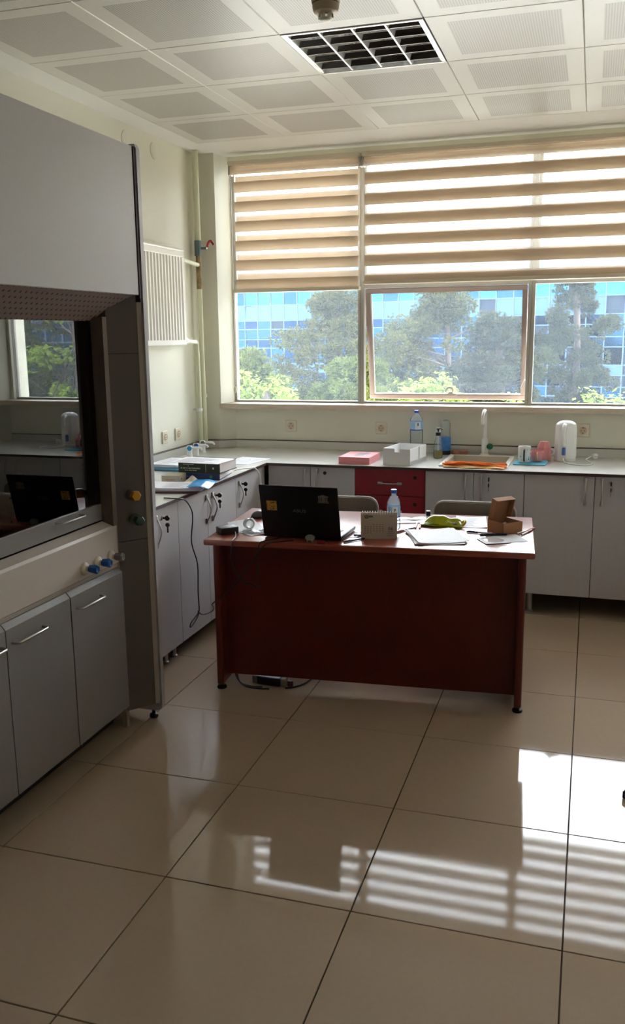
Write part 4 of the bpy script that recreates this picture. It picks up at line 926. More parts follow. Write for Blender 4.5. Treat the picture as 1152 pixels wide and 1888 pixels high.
# ------------------------------------------------------------------ things on the desk
ZK = 0.742
def desk_things():
    # laptop: hinge towards the camera, screen facing the window
    t = thing('laptop', 'black open laptop seen from behind its lid, two stickers on the lid', 'laptop', (-1.2335, 3.756, ZK), R(-0.8))
    W = 0.374; L = 0.247; mk = mat('laptop_black', (12, 12, 13), 0.45, spec=0.25)
    b = MB().box(-W/2, W/2, 0.002, 0.252, 0.003, 0.022, 0.004, 2).build('base', mk, t, 40)
    MB().box(-W/2+0.006, W/2-0.006, 0.012, 0.246, 0.0222, 0.0228).build('palm_deck', mat('laptop_silver', (176, 178, 190), 0.35, metal=0.3), b)
    ky = MB()
    for i in range(15):
        for j in range(5): ky.box(-0.165+0.022*i, -0.147+0.022*i, 0.05+0.019*j, 0.065+0.019*j, 0.0228, 0.0246)
    ky.build('keyboard', mk, b)
    MB().box(-0.05, 0.05, 0.165, 0.232, 0.0228, 0.0232).build('touchpad', mk, b)
    for x in (-0.15, 0.15):
        MB().cyl((x-0.02, 0.03, 0.0), 0.008, 0.0032, n=10).cyl((x, 0.23, 0.0), 0.008, 0.0032, n=10).build('rubber_foot', M_black, b)
    T = Matrix.Translation((0, 0, 0.016)) @ Matrix.Rotation(R(13), 4, 'X')
    lid = MB().box(-W/2, W/2, -0.004, 0.006, 0.002, L, 0.0045, 2, M=T).build('lid', mk, t, 40)
    MB().box(-W/2+0.012, W/2-0.012, 0.006, 0.0066, 0.02, L-0.012, M=T).build('screen', mat('screen_dark', (20, 22, 26), 0.15), lid)
    MB().cyl((-0.12, 0.002, 0.004), 0.006, 0.05, 'x', 10, M=T).cyl((0.07, 0.002, 0.004), 0.006, 0.05, 'x', 10, M=T).build('hinge', mk, lid, 40)
    F = T @ Matrix.Translation((0, -0.0042, 0)) @ Matrix.Rotation(R(90), 4, 'X')
    text('brand_lettering', 'ASUS', 0.021, mat('lid_lettering', (120, 120, 124), 0.3, metal=0.4), lid, F @ Matrix.Translation((0.0, 0.127, 0)), sx=1.35)
    st = MB().box(-0.155, -0.107, -0.0048, -0.0042, 0.125, 0.172, M=T).build('sticker', mat('sticker_gold', (196, 150, 50), 0.5, nscale=90, namt=0.7), lid, label='gold square sticker')
    m = MB(); rg = random.Random(3)
    for k in range(16):
        x = rg.uniform(-0.151, -0.117); z = rg.uniform(0.128, 0.166); m.box(x, x+rg.uniform(0.003, 0.009), -0.0052, -0.0048, z, z+rg.uniform(0.0012, 0.004), M=T)
    m.build('sticker_print', mat('sticker_print', (60, 42, 20), 0.6), st)
    m = MB(); x0 = 0.118; z0 = 0.175   # small temple-front emblem
    def q(a, b, c, d): m.box(x0+a, x0+b, -0.0049, -0.0042, z0+c, z0+d, M=T)
    q(-0.027, 0.027, -0.002, 0.001); q(-0.024, 0.024, 0.003, 0.0055); q(-0.024, 0.024, 0.025, 0.028)
    for k in range(6):
        if k in (2, 3): q(-0.021+0.0072*k, -0.0165+0.0072*k+0.001, 0.0055, 0.025)
        else: q(-0.022+0.0075*k, -0.018+0.0075*k, 0.0055, 0.025)
    q(-0.024, 0.024, 0.028, 0.0305); q(-0.014, 0.014, 0.0305, 0.034); q(-0.007, 0.007, 0.034, 0.0365)
    m.build('emblem', mat('emblem_silver', (130, 118, 108), 0.4), lid, label='small building emblem')
    # desk calendar
    t = thing('desk_calendar', 'beige flip calendar standing on the desk, showing month 06', 'calendar', (-0.893, 3.848, ZK), R(14))
    mc = mat('calendar_card', (198, 184, 166), 0.7); mi = mat('calendar_ink', (34, 32, 34), 0.6); W, H = 0.166, 0.122
    T = Matrix.Rotation(R(-16), 4, 'X')
    fr = MB().box(-W/2, W/2, 0, 0.0016, 0.001, H, M=T).build('front_card', mc, t)
    MB().box(-W/2, W/2, -0.0016, 0, 0.001, H, M=Matrix.Translation((0, 0.071, 0)) @ Matrix.Rotation(R(16), 4, 'X')).build('rear_card', mc, t)
    MB().box(-W/2, W/2, 0.004, 0.066, 0.0004, 0.0018).build('foot_card', mc, t)
    top = T @ Vector((0, 0, H)); sp = MB()
    for k in range(14):
        x = -W/2+0.008+k*(W-0.016)/13
        sp.tube([(x+0.001*math.cos(a), 0.0355+0.0065*math.cos(a), top.z-0.001+0.0085*math.sin(a)) for a in [i*2*math.pi/10 for i in range(10)]], 0.0011, 5, closed=True)
    sp.build('spiral_binding', M_white, t)
    F = T @ Matrix.Translation((0, -0.0003, 0)) @ Matrix.Rotation(R(90), 4, 'X')
    h = MB()
    for k in range(14): h.cyl((-W/2+0.008+k*(W-0.016)/13, -0.0004, H-0.007), 0.0022, 0.0006, 'y', 8, M=T)
    h.build('punch_holes', M_white, fr)
    text('month_number', '06', 0.022, mi, fr, F @ Matrix.Translation((0.053, 0.048, 0)))
    text('month_name', 'HAZİRAN', 0.0062, mi, fr, F @ Matrix.Translation((0.053, 0.0345, 0)))
    g = MB(); g.tube([(-0.058+0.0075*math.cos(a), -0.0004, 0.1035+0.0075*math.sin(a)) for a in [i*2*math.pi/16 for i in range(16)]], 0.0014, 5, closed=True, M=T)
    g.box(-0.0535, -0.0495, -0.0006, 0.0002, 0.0955, 0.0985, M=T)
    rg = random.Random(12)
    for k, hh in enumerate((0.006, 0.009, 0.007, 0.008)): g.box(-0.047+0.005*k, -0.0435+0.005*k, -0.0005, 0.0002, 0.1, 0.1+hh, M=T)
    g.build('logo', mi, fr)
    g = MB()
    for r in range(5):
        for c in range(7):
            if (r == 0 and c < 3) or (r == 4 and c > 2): continue
            x = -0.066+0.0135*c; z = 0.066-0.0098*r; g.box(x, x+0.0045, -0.0005, 0.0002, z, z+0.0034, M=T)
    g.box(0.036, 0.07, -0.0005, 0.0002, 0.0265, 0.028, M=T).box(0.036, 0.068, -0.0005, 0.0002, 0.0165, 0.018, M=T).box(0.048, 0.066, -0.0005, 0.0002, 0.103, 0.1045, M=T)
    g.build('date_grid', mat('calendar_dates', (96, 90, 86), 0.6), fr)
    water_bottle('small half litre water bottle with blue cap behind the calendar', (-0.872, 4.065, ZK), 0.0325, 0.196, 0.0145, 0.022, (0.062, 0.118))
    # paper stack, sheet, pouch
    ink = dict(lines=False)
    paper('paper_stack', 'stack of blank white papers near the front edge of the desk', (-0.648, 3.948, ZK), R(24), 0.225, 0.28, 4, 0.007, 0.006, seed=5, **ink)
    paper('paper_sheet', 'single printed sheet lying behind the yellow pouch', (-0.535, 4.325, ZK), R(8), 0.15, 0.26, 1, 0.001, 0.004, seed=22)
    t = thing('pencil_pouch', 'translucent yellow-green zip pouch full of pens on the desk', 'pouch', (-0.66, 4.215, ZK), R(-3))
    mpv = clear('yellow_vinyl', (236, 240, 60), body=(250, 255, 50), bodyfac=0.6, ior=1.3, rough=0.15, transl=True)
    def pv(u, v):
        tu = min(1, 0.35+u/0.35*0.65) if u < 0.35 else 1-(u-0.35)*0.75
        tv = min(1, 0.25+v*1.35) if v < 0.56 else max(0.08, 1-(v-0.56)*2.0)
        z = 0.006+0.047*tu*tv*min(1, 9*u+0.1, 9*(1-u)+0.25)+0.0035*math.sin(u*21+v*6)*tv
        return (-0.105+0.21*u+0.004*math.sin(v*12), -0.055+0.115*v+0.006*math.sin(u*9), z)
    MB().sheet(pv, 26, 14, 0.0012).build('upper_skin', mpv, t, 60)
    MB().box(-0.1, 0.1, -0.05, 0.055, 0.0005, 0.003).build('lower_skin', mpv, t)
    MB().tube([(-0.1, -0.052, 0.008), (-0.04, -0.054, 0.010), (0.03, -0.054, 0.009), (0.1, -0.05, 0.008)], 0.003, 6, 4).build('zip', mat('zip_green', (150, 180, 20), 0.4), t)
    MB().tube([(0.1, -0.03, 0.01), (0.112, -0.02, 0.022), (0.11, 0.0, 0.03), (0.098, 0.01, 0.022)], 0.006, 8, 3).build('gathered_corner', mat('pouch_amber', (214, 190, 30), 0.4), t, 60)
    for k, c in enumerate(((40, 30, 26), (70, 40, 24), (40, 70, 40), (120, 70, 30), (30, 30, 34))):
        MB().tube([(-0.085+0.006*k, -0.035+0.013*k, 0.010+0.005*(k % 2)), (0.075+0.004*k, -0.03+0.014*k, 0.012+0.006*((k+1) % 2))], 0.0055, 8).build('pen', mat('pouch_pen_%d' % k, c, 0.4), t, 50)
    t = thing('glue_cap', 'small dark capped stick standing behind the yellow pouch', 'glue stick', (-0.752, 4.335, ZK))
    MB().lathe([(0.0105, 0.0004), (0.0105, 0.02), (0.0098, 0.021)], 16).build('barrel', M_white, t, 40)
    MB().lathe([(0.0112, 0.0212), (0.0112, 0.040), (0.009, 0.042)], 16).build('cap', mat('navy_cap', (30, 32, 60), 0.35), t, 40)
    MB().lathe([(0.0114, 0.0422), (0.0114, 0.046), (0.002, 0.0465)], 16).build('cap_top', mat('cap_pale', (170, 170, 190), 0.4), t, 40)
    # kraft box, open lid
    t = thing('mailer_box', 'small open kraft cardboard box with raised lid on the desk', 'box', (-0.355, 4.082, ZK), R(45))
    kr = mat('kraft_card_shaded', (150, 106, 70), 0.75, nscale=25, namt=0.08); kd = mat('kraft_card_lit', (172, 124, 84), 0.75, nscale=25, namt=0.08)  # one card in two tones: darker for shaded inside, lighter for lit faces
    A, B, H, k = 0.112, 0.118, 0.052, 0.003
    MB().box(0, A, 0, B, 0.0005, k).build('floor_panel', kr, t)
    MB().box(0, A, 0, k, k, H).build('front_wall', kd, t); MB().box(0, A, B-k, B, k, H).build('rear_wall', kr, t)
    MB().box(0, k, k, B-k, k, H).build('side_wall', kd, t); MB().box(A-k, A, k, B-k, k, H).build('side_wall', kd, t)
    Lm = Matrix.Translation((0, B, H)) @ Matrix.Rotation(R(16), 4, 'X')
    ld = MB().box(0, A, -k, 0, 0.0005, 0.112, M=Lm).build('lid', kr, t)
    MB().prism([(-0.002, 0.004), (-0.034, 0.02), (-0.034, 0.112), (-0.002, 0.112)], A-k, A, 'x', M=Lm).build('lid_side', kd, ld)
    MB().prism([(-0.002, 0.004), (-0.034, 0.02), (-0.034, 0.112), (-0.002, 0.112)], 0, k, 'x', M=Lm).build('lid_side', kr, ld)
    MB().box(k, A-k, -0.036, -k, 0.109, 0.112, M=Lm).build('lid_front', kd, ld)
    MB().sheet(lambda u, v: (0.01+0.09*u, 0.012+0.095*v, 0.026+0.008*math.sin(u*8)*math.sin(v*7)), 8, 8, 0.001).build('tissue_lining', M_paper, t)
    # papers and sleeve in front of the box
    paper('paper_sheets', 'two white sheets under the pens in front of the kraft box', (-0.335, 4.0, ZK), R(25), 0.15, 0.14, 2, 0.002, seed=31, **ink)
    t = thing('disc_sleeve', 'white paper sleeve with a window painted white for its highlight in front of the kraft box', 'disc sleeve', (-0.385, 3.945, ZK+0.0025), R(28))
    MB().box(-0.062, 0.062, -0.062, 0.062, 0.0003, 0.0016).build('sleeve', M_paper, t)
    MB().lathe([(0.045, 0.0016), (0.045, 0.0022), (0.001, 0.0022)], 28).build('window', clear('sleeve_window_highlight', (235, 235, 235), body=(238, 236, 234), bodyfac=0.9, rough=0.05, ior=1.6), t)  # near-opaque white body stands in for the shiny highlight
    def pen(label, a, b, body, capc, z=ZK, r=0.0045):
        a = Vector((*a, z+r+0.0004)); b = Vector((*b, z+r+0.0004)); d = b-a; L_ = d.length
        t = thing('pen', label, 'pen', a, math.atan2(d.y, d.x), 'pens on the desk')
        MB().tube([(L_*0.42, 0, 0), (L_*0.95, 0, 0)], r*0.9, 10).build('barrel', body, t, 40)
        MB().tube([(0, 0, 0), (L_*0.42, 0, 0)], r, 10).build('cap', capc, t, 40)
        MB().lathe([(r*0.9, 0), (r*0.25, L_*0.05)], 10, Matrix.Translation((L_*0.95, 0, 0)) @ Matrix.Rotation(R(90), 4, 'Y')).build('tip', capc, t, 40)
        MB().box(0.006, L_*0.3, -0.001, 0.001, r, r+0.0016).build('clip', capc, t)
    mdk = mat('pen_dark', (36, 34, 44), 0.35); mrd = mat('pen_red', (170, 40, 50), 0.35); mwh = mat('pen_white', (225, 222, 222), 0.35); mcl = mat('pen_grey', (186, 182, 190), 0.35)
    pen('grey pen with a dark end left of the kraft box', (-0.525, 4.085), (-0.40, 4.075), mcl, mdk)
    pen('thick black marker lying on the sheets in front of the kraft box', (-0.455, 4.005), (-0.335, 4.055), mdk, mdk, ZK+0.0028, 0.0068)
    pen('red and white pen at the right corner of the desk', (-0.225, 4.235), (-0.30, 4.095), mwh, mrd)
    pen('second red and white pen crossing beside the kraft box', (-0.235, 4.195), (-0.275, 4.075), mwh, mrd)
    pen('dark red pen left of the paper stack', (-0.843, 3.99), (-0.772, 4.12), mdk, mrd)
    pen('white pen with a red end standing out above the paper stack', (-0.772, 4.10), (-0.790, 4.245), mwh, mrd)
    pen('red pen next to the white one above the paper stack', (-0.752, 4.10), (-0.770, 4.235), mrd, mrd)
    t = thing('clear_sleeve', 'clear plastic folder lying behind the small water bottle', 'plastic folder', (-0.82, 4.29, ZK), R(20))
    MB().sheet(lambda u, v: (-0.09+0.18*u, -0.06+0.12*v, 0.003+0.006*abs(math.sin(u*6))*math.sin(v*5)**2), 12, 8, 0.0008).build('film', clear('clear_film', (240, 240, 244), body=(230, 230, 238), bodyfac=0.25, rough=0.08), t, 60)
    # left end of the desk
    t = thing('power_adapter', 'black laptop power brick at the left end of the desk', 'power adapter', (-1.618, 3.79, ZK), R(-42))
    MB().box(-0.033, 0.033, -0.045, 0.045, 0.0005, 0.034, 0.004, 2).build('brick', mat('brick_black', (34, 32, 32), 0.5), t, 40)
    MB().box(-0.0335, -0.033, -0.03, 0.03, 0.008, 0.026).build('rating_label', mat('brick_label', (90, 88, 88), 0.5), t)
    t = thing('adapter_cable', 'thin dark cable drooping from the power brick over the desk edge to the laptop', 'cable', (-1.5, 3.62, ZK)); o = t.location
    MB(o).tube([(-1.567, 3.762, 0.758), (-1.553, 3.735, 0.752), (-1.542, 3.70, 0.7462), (-1.532, 3.645, 0.747), (-1.525, 3.622, 0.735), (-1.527, 3.61, 0.655), (-1.502, 3.605, 0.605), (-1.474, 3.605, 0.569), (-1.43, 3.607, 0.552), (-1.405, 3.61, 0.541), (-1.398, 3.61, 0.56), (-1.397, 3.615, 0.70), (-1.395, 3.635, 0.742), (-1.385, 3.66, 0.7465), (-1.36, 3.71, 0.7465), (-1.34, 3.745, 0.7465)], 0.0027, 7, 4).build('cable', mat('cable_grey', (46, 42, 42), 0.5), t, 60)
    t = thing('curled_sheet', 'curled white leaflet with raised corner next to the power brick', 'paper', (-1.515, 3.875, ZK), R(-35))
    MB().sheet(lambda u, v: (-0.115+0.21*u, -0.08+0.15*v, 0.0022+0.055*max(0, 0.42-u)**1.6*2.2+0.004*v*(1-u)), 20, 6, 0.0009).build('sheet', M_paper, t, 60)
    m = MB()
    for k in range(7): m.box(-0.02, 0.075-0.01*(k % 3), -0.065+0.016*k, -0.061+0.016*k, 0.0026, 0.0070 if False else 0.0034)
    m.build('printed_lines', M_print, t)
    t = thing('tape_roll', 'roll of clear sticky tape standing on the leaflet', 'tape', (-1.545, 3.885, ZK+0.004), R(40))
    mt = clear('clear_tape_roll', (235, 238, 240), body=(214, 216, 218), bodyfac=0.5, rough=0.1)
    Mx = Matrix.Translation((0, 0.011, 0.0265)) @ Matrix.Rotation(R(90), 4, 'X')
    MB().lathe([(0.0185, 0), (0.0262, 0), (0.0262, 0.022), (0.0185, 0.022), (0.0185, 0)], 26, Mx, capped=False).build('tape', mt, t, 40)
    MB().lathe([(0.0165, 0), (0.0182, 0), (0.0182, 0.022), (0.0165, 0.022), (0.0165, 0)], 26, Mx, capped=False).build('core', M_white, t, 40)
    t = thing('blister_pack', 'clear strip of packaging with dark print lying on the leaflet', 'packaging', (-1.475, 3.825, ZK+0.004), R(12))
    MB().sheet(lambda u, v: (-0.075+0.14*u, -0.02+0.045*v, 0.008+0.007*math.sin(u*7)*math.sin(math.pi*v)), 14, 6, 0.0012).build('film', mt, t, 60)
    m = MB()
    for x, y, w_ in ((-0.04, -0.006, 0.012), (-0.01, 0.002, 0.008), (0.02, -0.008, 0.014), (0.045, 0.004, 0.01)): m.box(x, x+w_, y, y+0.008, 0.0145, 0.0165)
    m.build('dark_print', M_black, t)
    t = thing('computer_mouse', 'grey and black computer mouse left of the laptop', 'computer mouse', (-1.605, 4.185, ZK), R(60))
    MB().sphere((0, 0, 0.0025), 0.03, 20, (1.7, 1.05, 1.15), z0=0.0).build('shell', mat('mouse_grey', (92, 90, 90), 0.4), t, 60)
    MB().lathe([(0.03, 0.0004), (0.031, 0.003), (0.031, 0.008)], 20, Matrix.Diagonal((1.68, 1.04, 1, 1))).build('skirt', M_black, t)
    MB().cyl((0.03, -0.003, 0.026), 0.006, 0.006, 'y', 12).build('scroll_wheel', M_black, t)
    t = thing('hair_tie', 'small dark red elastic loop on the leaflet edge', 'hair tie', (-1.655, 3.99, ZK))
    MB().tube([(0.022*math.cos(a), 0.013*math.sin(a), 0.0042) for a in [i*2*math.pi/14 for i in range(14)]], 0.0036, 8, closed=True).build('loop', mat('maroon_elastic', (92, 36, 36), 0.7), t, 60)
    # in front of the laptop
    t = thing('clear_clip', 'small translucent grey clip standing in front of the laptop hinge', 'clip', (-1.18, 3.712, ZK))
    mg = mat('frosted_grey', (136, 142, 130), 0.4)
    MB().prism([(-0.02, 0.028), (0.02, 0.028), (0.022, 0.02), (0.015, 0.012), (0.013, 0.0005), (0.008, 0.0005), (0.007, 0.010), (-0.007, 0.010), (-0.008, 0.0005), (-0.013, 0.0005), (-0.015, 0.012), (-0.022, 0.02)], -0.008, 0.008, 'y').build('clip_body', mg, t)
    MB().sphere((0, 0, 0.028), 0.019, 14, (1, 0.45, 0.4), z0=0.0).build('dome', mg, t, 60)
    t = thing('memory_stick', 'small red memory stick in front of the laptop', 'memory stick', (-1.125, 3.705, ZK), R(3))
    MB().box(-0.018, 0.018, -0.008, 0.008, 0.0005, 0.011, 0.002).build('body', mrd, t)
    MB().box(0.018, 0.029, -0.006, 0.006, 0.003, 0.008).build('connector', M_steel, t)
    pen('black pen lying along the front right corner of the laptop', (-1.03, 3.735), (-0.955, 3.83), mdk, mdk)
    t = thing('earphone_cable', 'tangled dark cable and plug between the laptop and the calendar', 'cable', (-1.0, 3.9, ZK)); o = t.location
    MB(o).tube([(-1.035, 3.80, 0.75), (-1.01, 3.84, 0.7455), (-0.975, 3.90, 0.7455), (-1.0, 3.95, 0.7455), (-1.03, 3.92, 0.7455), (-0.99, 3.86, 0.7475), (-0.955, 3.88, 0.7455), (-0.965, 3.95, 0.7455), (-0.93, 3.99, 0.7455)], 0.002, 6, 4).build('wire', mat('wire_grey', (120, 116, 120), 0.4), t, 60)
    MB(o).tube([(-1.02, 3.875, 0.7475), (-0.985, 3.885, 0.7475)], 0.0045, 8).build('plug', M_black, t, 40)
desk_things()

# ------------------------------------------------------------------ chairs and floor clutter
def chairs():
    mf = mat('chair_fabric', (124, 124, 114), 0.9, nscale=80, namt=0.15); mr = mat('chair_piping', (176, 174, 168), 0.5); mt = mat('chair_tube', (60, 60, 60), 0.35, metal=0.5)
    def make(label, loc, rz):
        t = thing('office_chair', label, 'chair', loc, rz, 'visitor chairs behind the desk')
        W = 0.42
        def rr(w, z0, z1, r, n=6):
            P = []
            for cx, cz, a0 in ((w/2-r, z1-r, 0), (-w/2+r, z1-r, 90), (-w/2+r, z0+r, 180), (w/2-r, z0+r, 270)):
                for k in range(n+1):
                    a = R(a0+90*k/n); P.append((cx+r*math.cos(a), cz+r*math.sin(a)))
            return P
        T = Matrix.Translation((0, 0, 0)) @ Matrix.Rotation(R(-5), 4, 'X')
        P = rr(W, 0.50, 0.785, 0.05)
        MB().prism(P, -0.018, 0.018, 'y').build('backrest', mf, t)
        MB().tube([(p[0], 0, p[1]) for p in P], 0.0085, 8, closed=True).build('back_piping', mr, t, 60, label='pale rim of the backrest')
        MB().box(-0.21, 0.21, -0.44, -0.02, 0.415, 0.46, 0.015, 3).build('seat', mf, t, 50)
        MB().tube([(-0.2, -0.40, 0.405), (-0.2, -0.02, 0.405), (0.2, -0.02, 0.405), (0.2, -0.40, 0.405)], 0.01, 8, closed=True).build('seat_frame', mt, t)
        for s in (-1, 1):
            MB().tube([(s*0.2, -0.38, 0.405), (s*0.215, -0.43, 0.0)], 0.011, 8).build('leg', mt, t, 50)
            MB().tube([(s*0.2, -0.02, 0.405), (s*0.215, 0.05, 0.0)], 0.011, 8).build('leg', mt, t, 50)
            MB().tube([(s*0.17, -0.03, 0.405), (s*0.17, 0.0, 0.46), (s*0.17, 0.02, 0.54)], 0.01, 8, 3).build('back_support', mt, t, 50)
        return t
    a = make('grey upholstered chair partly hidden behind the laptop', (-1.295, 4.62, 0), R(3))
    b = copy_tree(a); b.location = (-0.555, 4.62, 0); b.rotation_euler = (0, 0, R(1)); b['label'] = 'grey upholstered chair behind the yellow pouch and the kraft box'
chairs()
def under_desk():
    t = thing('power_strip', 'dark power strip with plugs on the floor under the desk', 'power strip', (-1.42, 3.80, 0), R(-3))
    MB().box(-0.06, 0.06, -0.028, 0.028, 0.0005, 0.042, 0.004).build('housing', M_black, t)
    MB().box(0.0605, 0.085, -0.02, 0.02, 0.0005, 0.04, 0.003).build('pale_adapter', mat('adapter_pale', (150, 134, 120), 0.5), t)
    MB().box(-0.09, -0.0605, -0.018, 0.018, 0.0005, 0.038, 0.003).build('grey_plug', M_grey, t)
    MB().lathe([(0.012, 0.0005), (0.014, 0.01), (0.012, 0.03)], 12, c=(0.105, 0, 0)).build('red_plug', mat('plug_maroon', (90, 30, 34), 0.5), t, 40)
    t = thing('floor_cable', 'dark cables curving out from under the desk panel', 'cable', (-1.5, 3.74, 0)); o = t.location
    MB(o).tube([(-1.62, 3.86, 0.10), (-1.60, 3.81, 0.05), (-1.56, 3.755, 0.012), (-1.50, 3.735, 0.0045), (-1.44, 3.74, 0.0045)], 0.004, 8, 4).build('cable', M_black, t, 60)
    MB(o).tube([(-1.625, 3.84, 0.09), (-1.59, 3.78, 0.03), (-1.53, 3.735, 0.006), (-1.46, 3.72, 0.0045), (-1.40, 3.73, 0.0045)], 0.004, 8, 4).build('cable', M_black, t, 60)
    MB(o).tube([(-1.33, 3.76, 0.0045), (-1.30, 3.775, 0.0045), (-1.26, 3.83, 0.0045), (-1.24, 3.92, 0.0045)], 0.004, 8, 4).build('cable', M_black, t, 60)
under_desk()
def floor_case():
    t = thing('equipment_case', 'dark flat case on the floor, only a corner showing at the right edge', 'case', (0.178, 3.135, 0), R(-42))
    MB().box(0, 0.30, 0, 0.26, 0.0005, 0.030, 0.003).build('case_body', mat('case_dark', (44, 38, 42), 0.5), t)
    MB().box(0.004, 0.296, 0.004, 0.256, 0.030, 0.034, 0.0015).build('case_lid', mat('case_lid_dark', (60, 52, 58), 0.5), t)
    MB().box(0.2995, 0.312, 0.09, 0.17, 0.012, 0.024, 0.003).build('handle', M_black, t)
floor_case()

# ------------------------------------------------------------------ outside
def foliage(n, fn, m, name, parent, o):
    """fn(rng) -> (centre, list of triangles/quads corner offsets)"""
    vs = []; fs = []
    for _ in range(n):
        for poly in fn():
            b = len(vs); vs += [tuple(Vector(p)-Vector(o)) for p in poly]; fs.append(tuple(range(b, b+len(poly))))
    me = bpy.data.meshes.new(name); me.from_pydata(vs, [], fs); me.materials.append(m); me.update()
    ob = bpy.data.objects.new(name, me); COL.objects.link(ob); ob.parent = parent
    ob['kind'] = 'stuff'
    return ob
def leafmat(name, rgb, trans=0.35, var=0.35):
    if name in MATS: return MATS[name]
    m = fabric(name, rgb, trans); nt = m.node_tree
    for n in nt.nodes:
        if n.type == 'TEX_NOISE': n.inputs['Scale'].default_value = 1.4
        if n.type == 'MAPPING': n.inputs['Scale'].default_value = (1, 1, 1)
        if n.type == 'MIX' and n.data_type == 'RGBA':
            c = lin(rgb); n.inputs['A'].default_value = tuple(v*(1-var) for v in c[:3])+(1,); n.inputs['B'].default_value = tuple(v*(1+var) for v in c[:3])+(1,)
    return m
M_bark = mat('bark', (48, 42, 38), 0.9, nscale=8, namt=0.3)
GZ = -4.5
def rnd_unit():
    while True:
        v = Vector((random.uniform(-1, 1), random.uniform(-1, 1), random.uniform(-1, 1)))
        if 0.05 < v.length < 1: return v.normalized()
def pine(label, x, y, ztop, rad, zlow, nclump, m, seed):
    random.seed(seed)
    t = thing('pine_tree', label, 'tree', (x, y, GZ), group='pine trees outside the window'); o = t.location
    tr = MB(o).tube([(x, y, GZ), (x+0.15, y, (GZ+ztop)/2), (x-0.1, y, ztop-0.5)], 0.16, 8, 3); tr.build('trunk', M_bark, t, 60)
    clumps = []
    H = ztop-zlow
    for k in range(nclump):
        u = random.random()**0.8; z = zlow+H*u*0.97
        rr = rad*(0.55+0.55*math.sin(math.pi*min(1, 0.25+0.75*(1-u))))*(1.0 if u < 0.75 else 1.25-u*0.95)
        a = random.uniform(0, 2*math.pi); q = rr*math.sqrt(random.uniform(0.15, 1))
        clumps.append((Vector((x+q*math.cos(a), y+q*math.sin(a)*0.8, z)), random.uniform(0.42, 0.78)*rad/2.6))
    br = MB(o)
    for c, s in clumps[::3]:
        zt = max(zlow-0.6, c.z-0.7); br.tube([(x, y, zt), ((x+c.x)/2, (y+c.y)/2, (zt+c.z)/2+0.05), c], 0.035, 5)
    br.build('branches', M_bark, t)
    it = iter([])
    def fn():
        c, s = random.choice(clumps)
        d = rnd_unit(); d.z = d.z*0.75+0.15
        p = c+d*s*random.uniform(0.55, 1.0)
        out = []
        ax = (d+rnd_unit()*0.5).normalized()
        for k in range(7):
            q = (ax+rnd_unit()*0.75).normalized(); sd = q.cross(rnd_unit()).normalized()*0.03
            out.append([p-sd, p+sd, p+q*random.uniform(0.11, 0.2)])
        return out
    foliage(nclump*110, fn, m, 'needles', t, o)
def broadleaf(label, x, y, ztop, rad, m, seed, n=900, size=0.075, deep=1.2):
    random.seed(seed)
    t = thing('leafy_tree', label, 'tree', (x, y, GZ), group='leafy treetops just outside the window'); o = t.location
    MB(o).tube([(x, y, GZ), (x+0.05, y, ztop-1.2), (x, y, ztop-0.35)], 0.06, 7, 3).build('trunk', M_bark, t, 60)
    sprigs = []
    for k in range(max(6, int(rad*34))):
        a = random.uniform(0, 2*math.pi); q = rad*math.sqrt(random.random()); u = random.random()
        sprigs.append(Vector((x+q*math.cos(a), y+q*math.sin(a)*0.7, ztop-0.06-u*0.28-(q/rad)**2*0.22-random.random()**(3 if deep < 2 else 1)*deep)))
    br = MB(o)
    for s in sprigs[::2]: br.tube([(x, y, ztop-1.5), ((x+s.x)/2, (y+s.y)/2, s.z-0.4), s], 0.012, 4)
    br.build('twigs', M_bark, t)
    def fn():
        c = random.choice(sprigs); p = c+Vector((random.gauss(0, 0.075), random.gauss(0, 0.075), random.gauss(0, 0.06)))
        d = Vector((random.uniform(-1, 1), random.uniform(-1, 1), random.uniform(-0.9, 0.25))).normalized()
        w = d.cross(Vector((0, 0, 1))+rnd_unit()*0.5).normalized(); L = size*random.uniform(0.7, 1.35)
        return [[p, p+d*L*0.45+w*L*0.3, p+d*L, p+d*L*0.45-w*L*0.3]]
    foliage(n, fn, m, 'leaves', t, o)
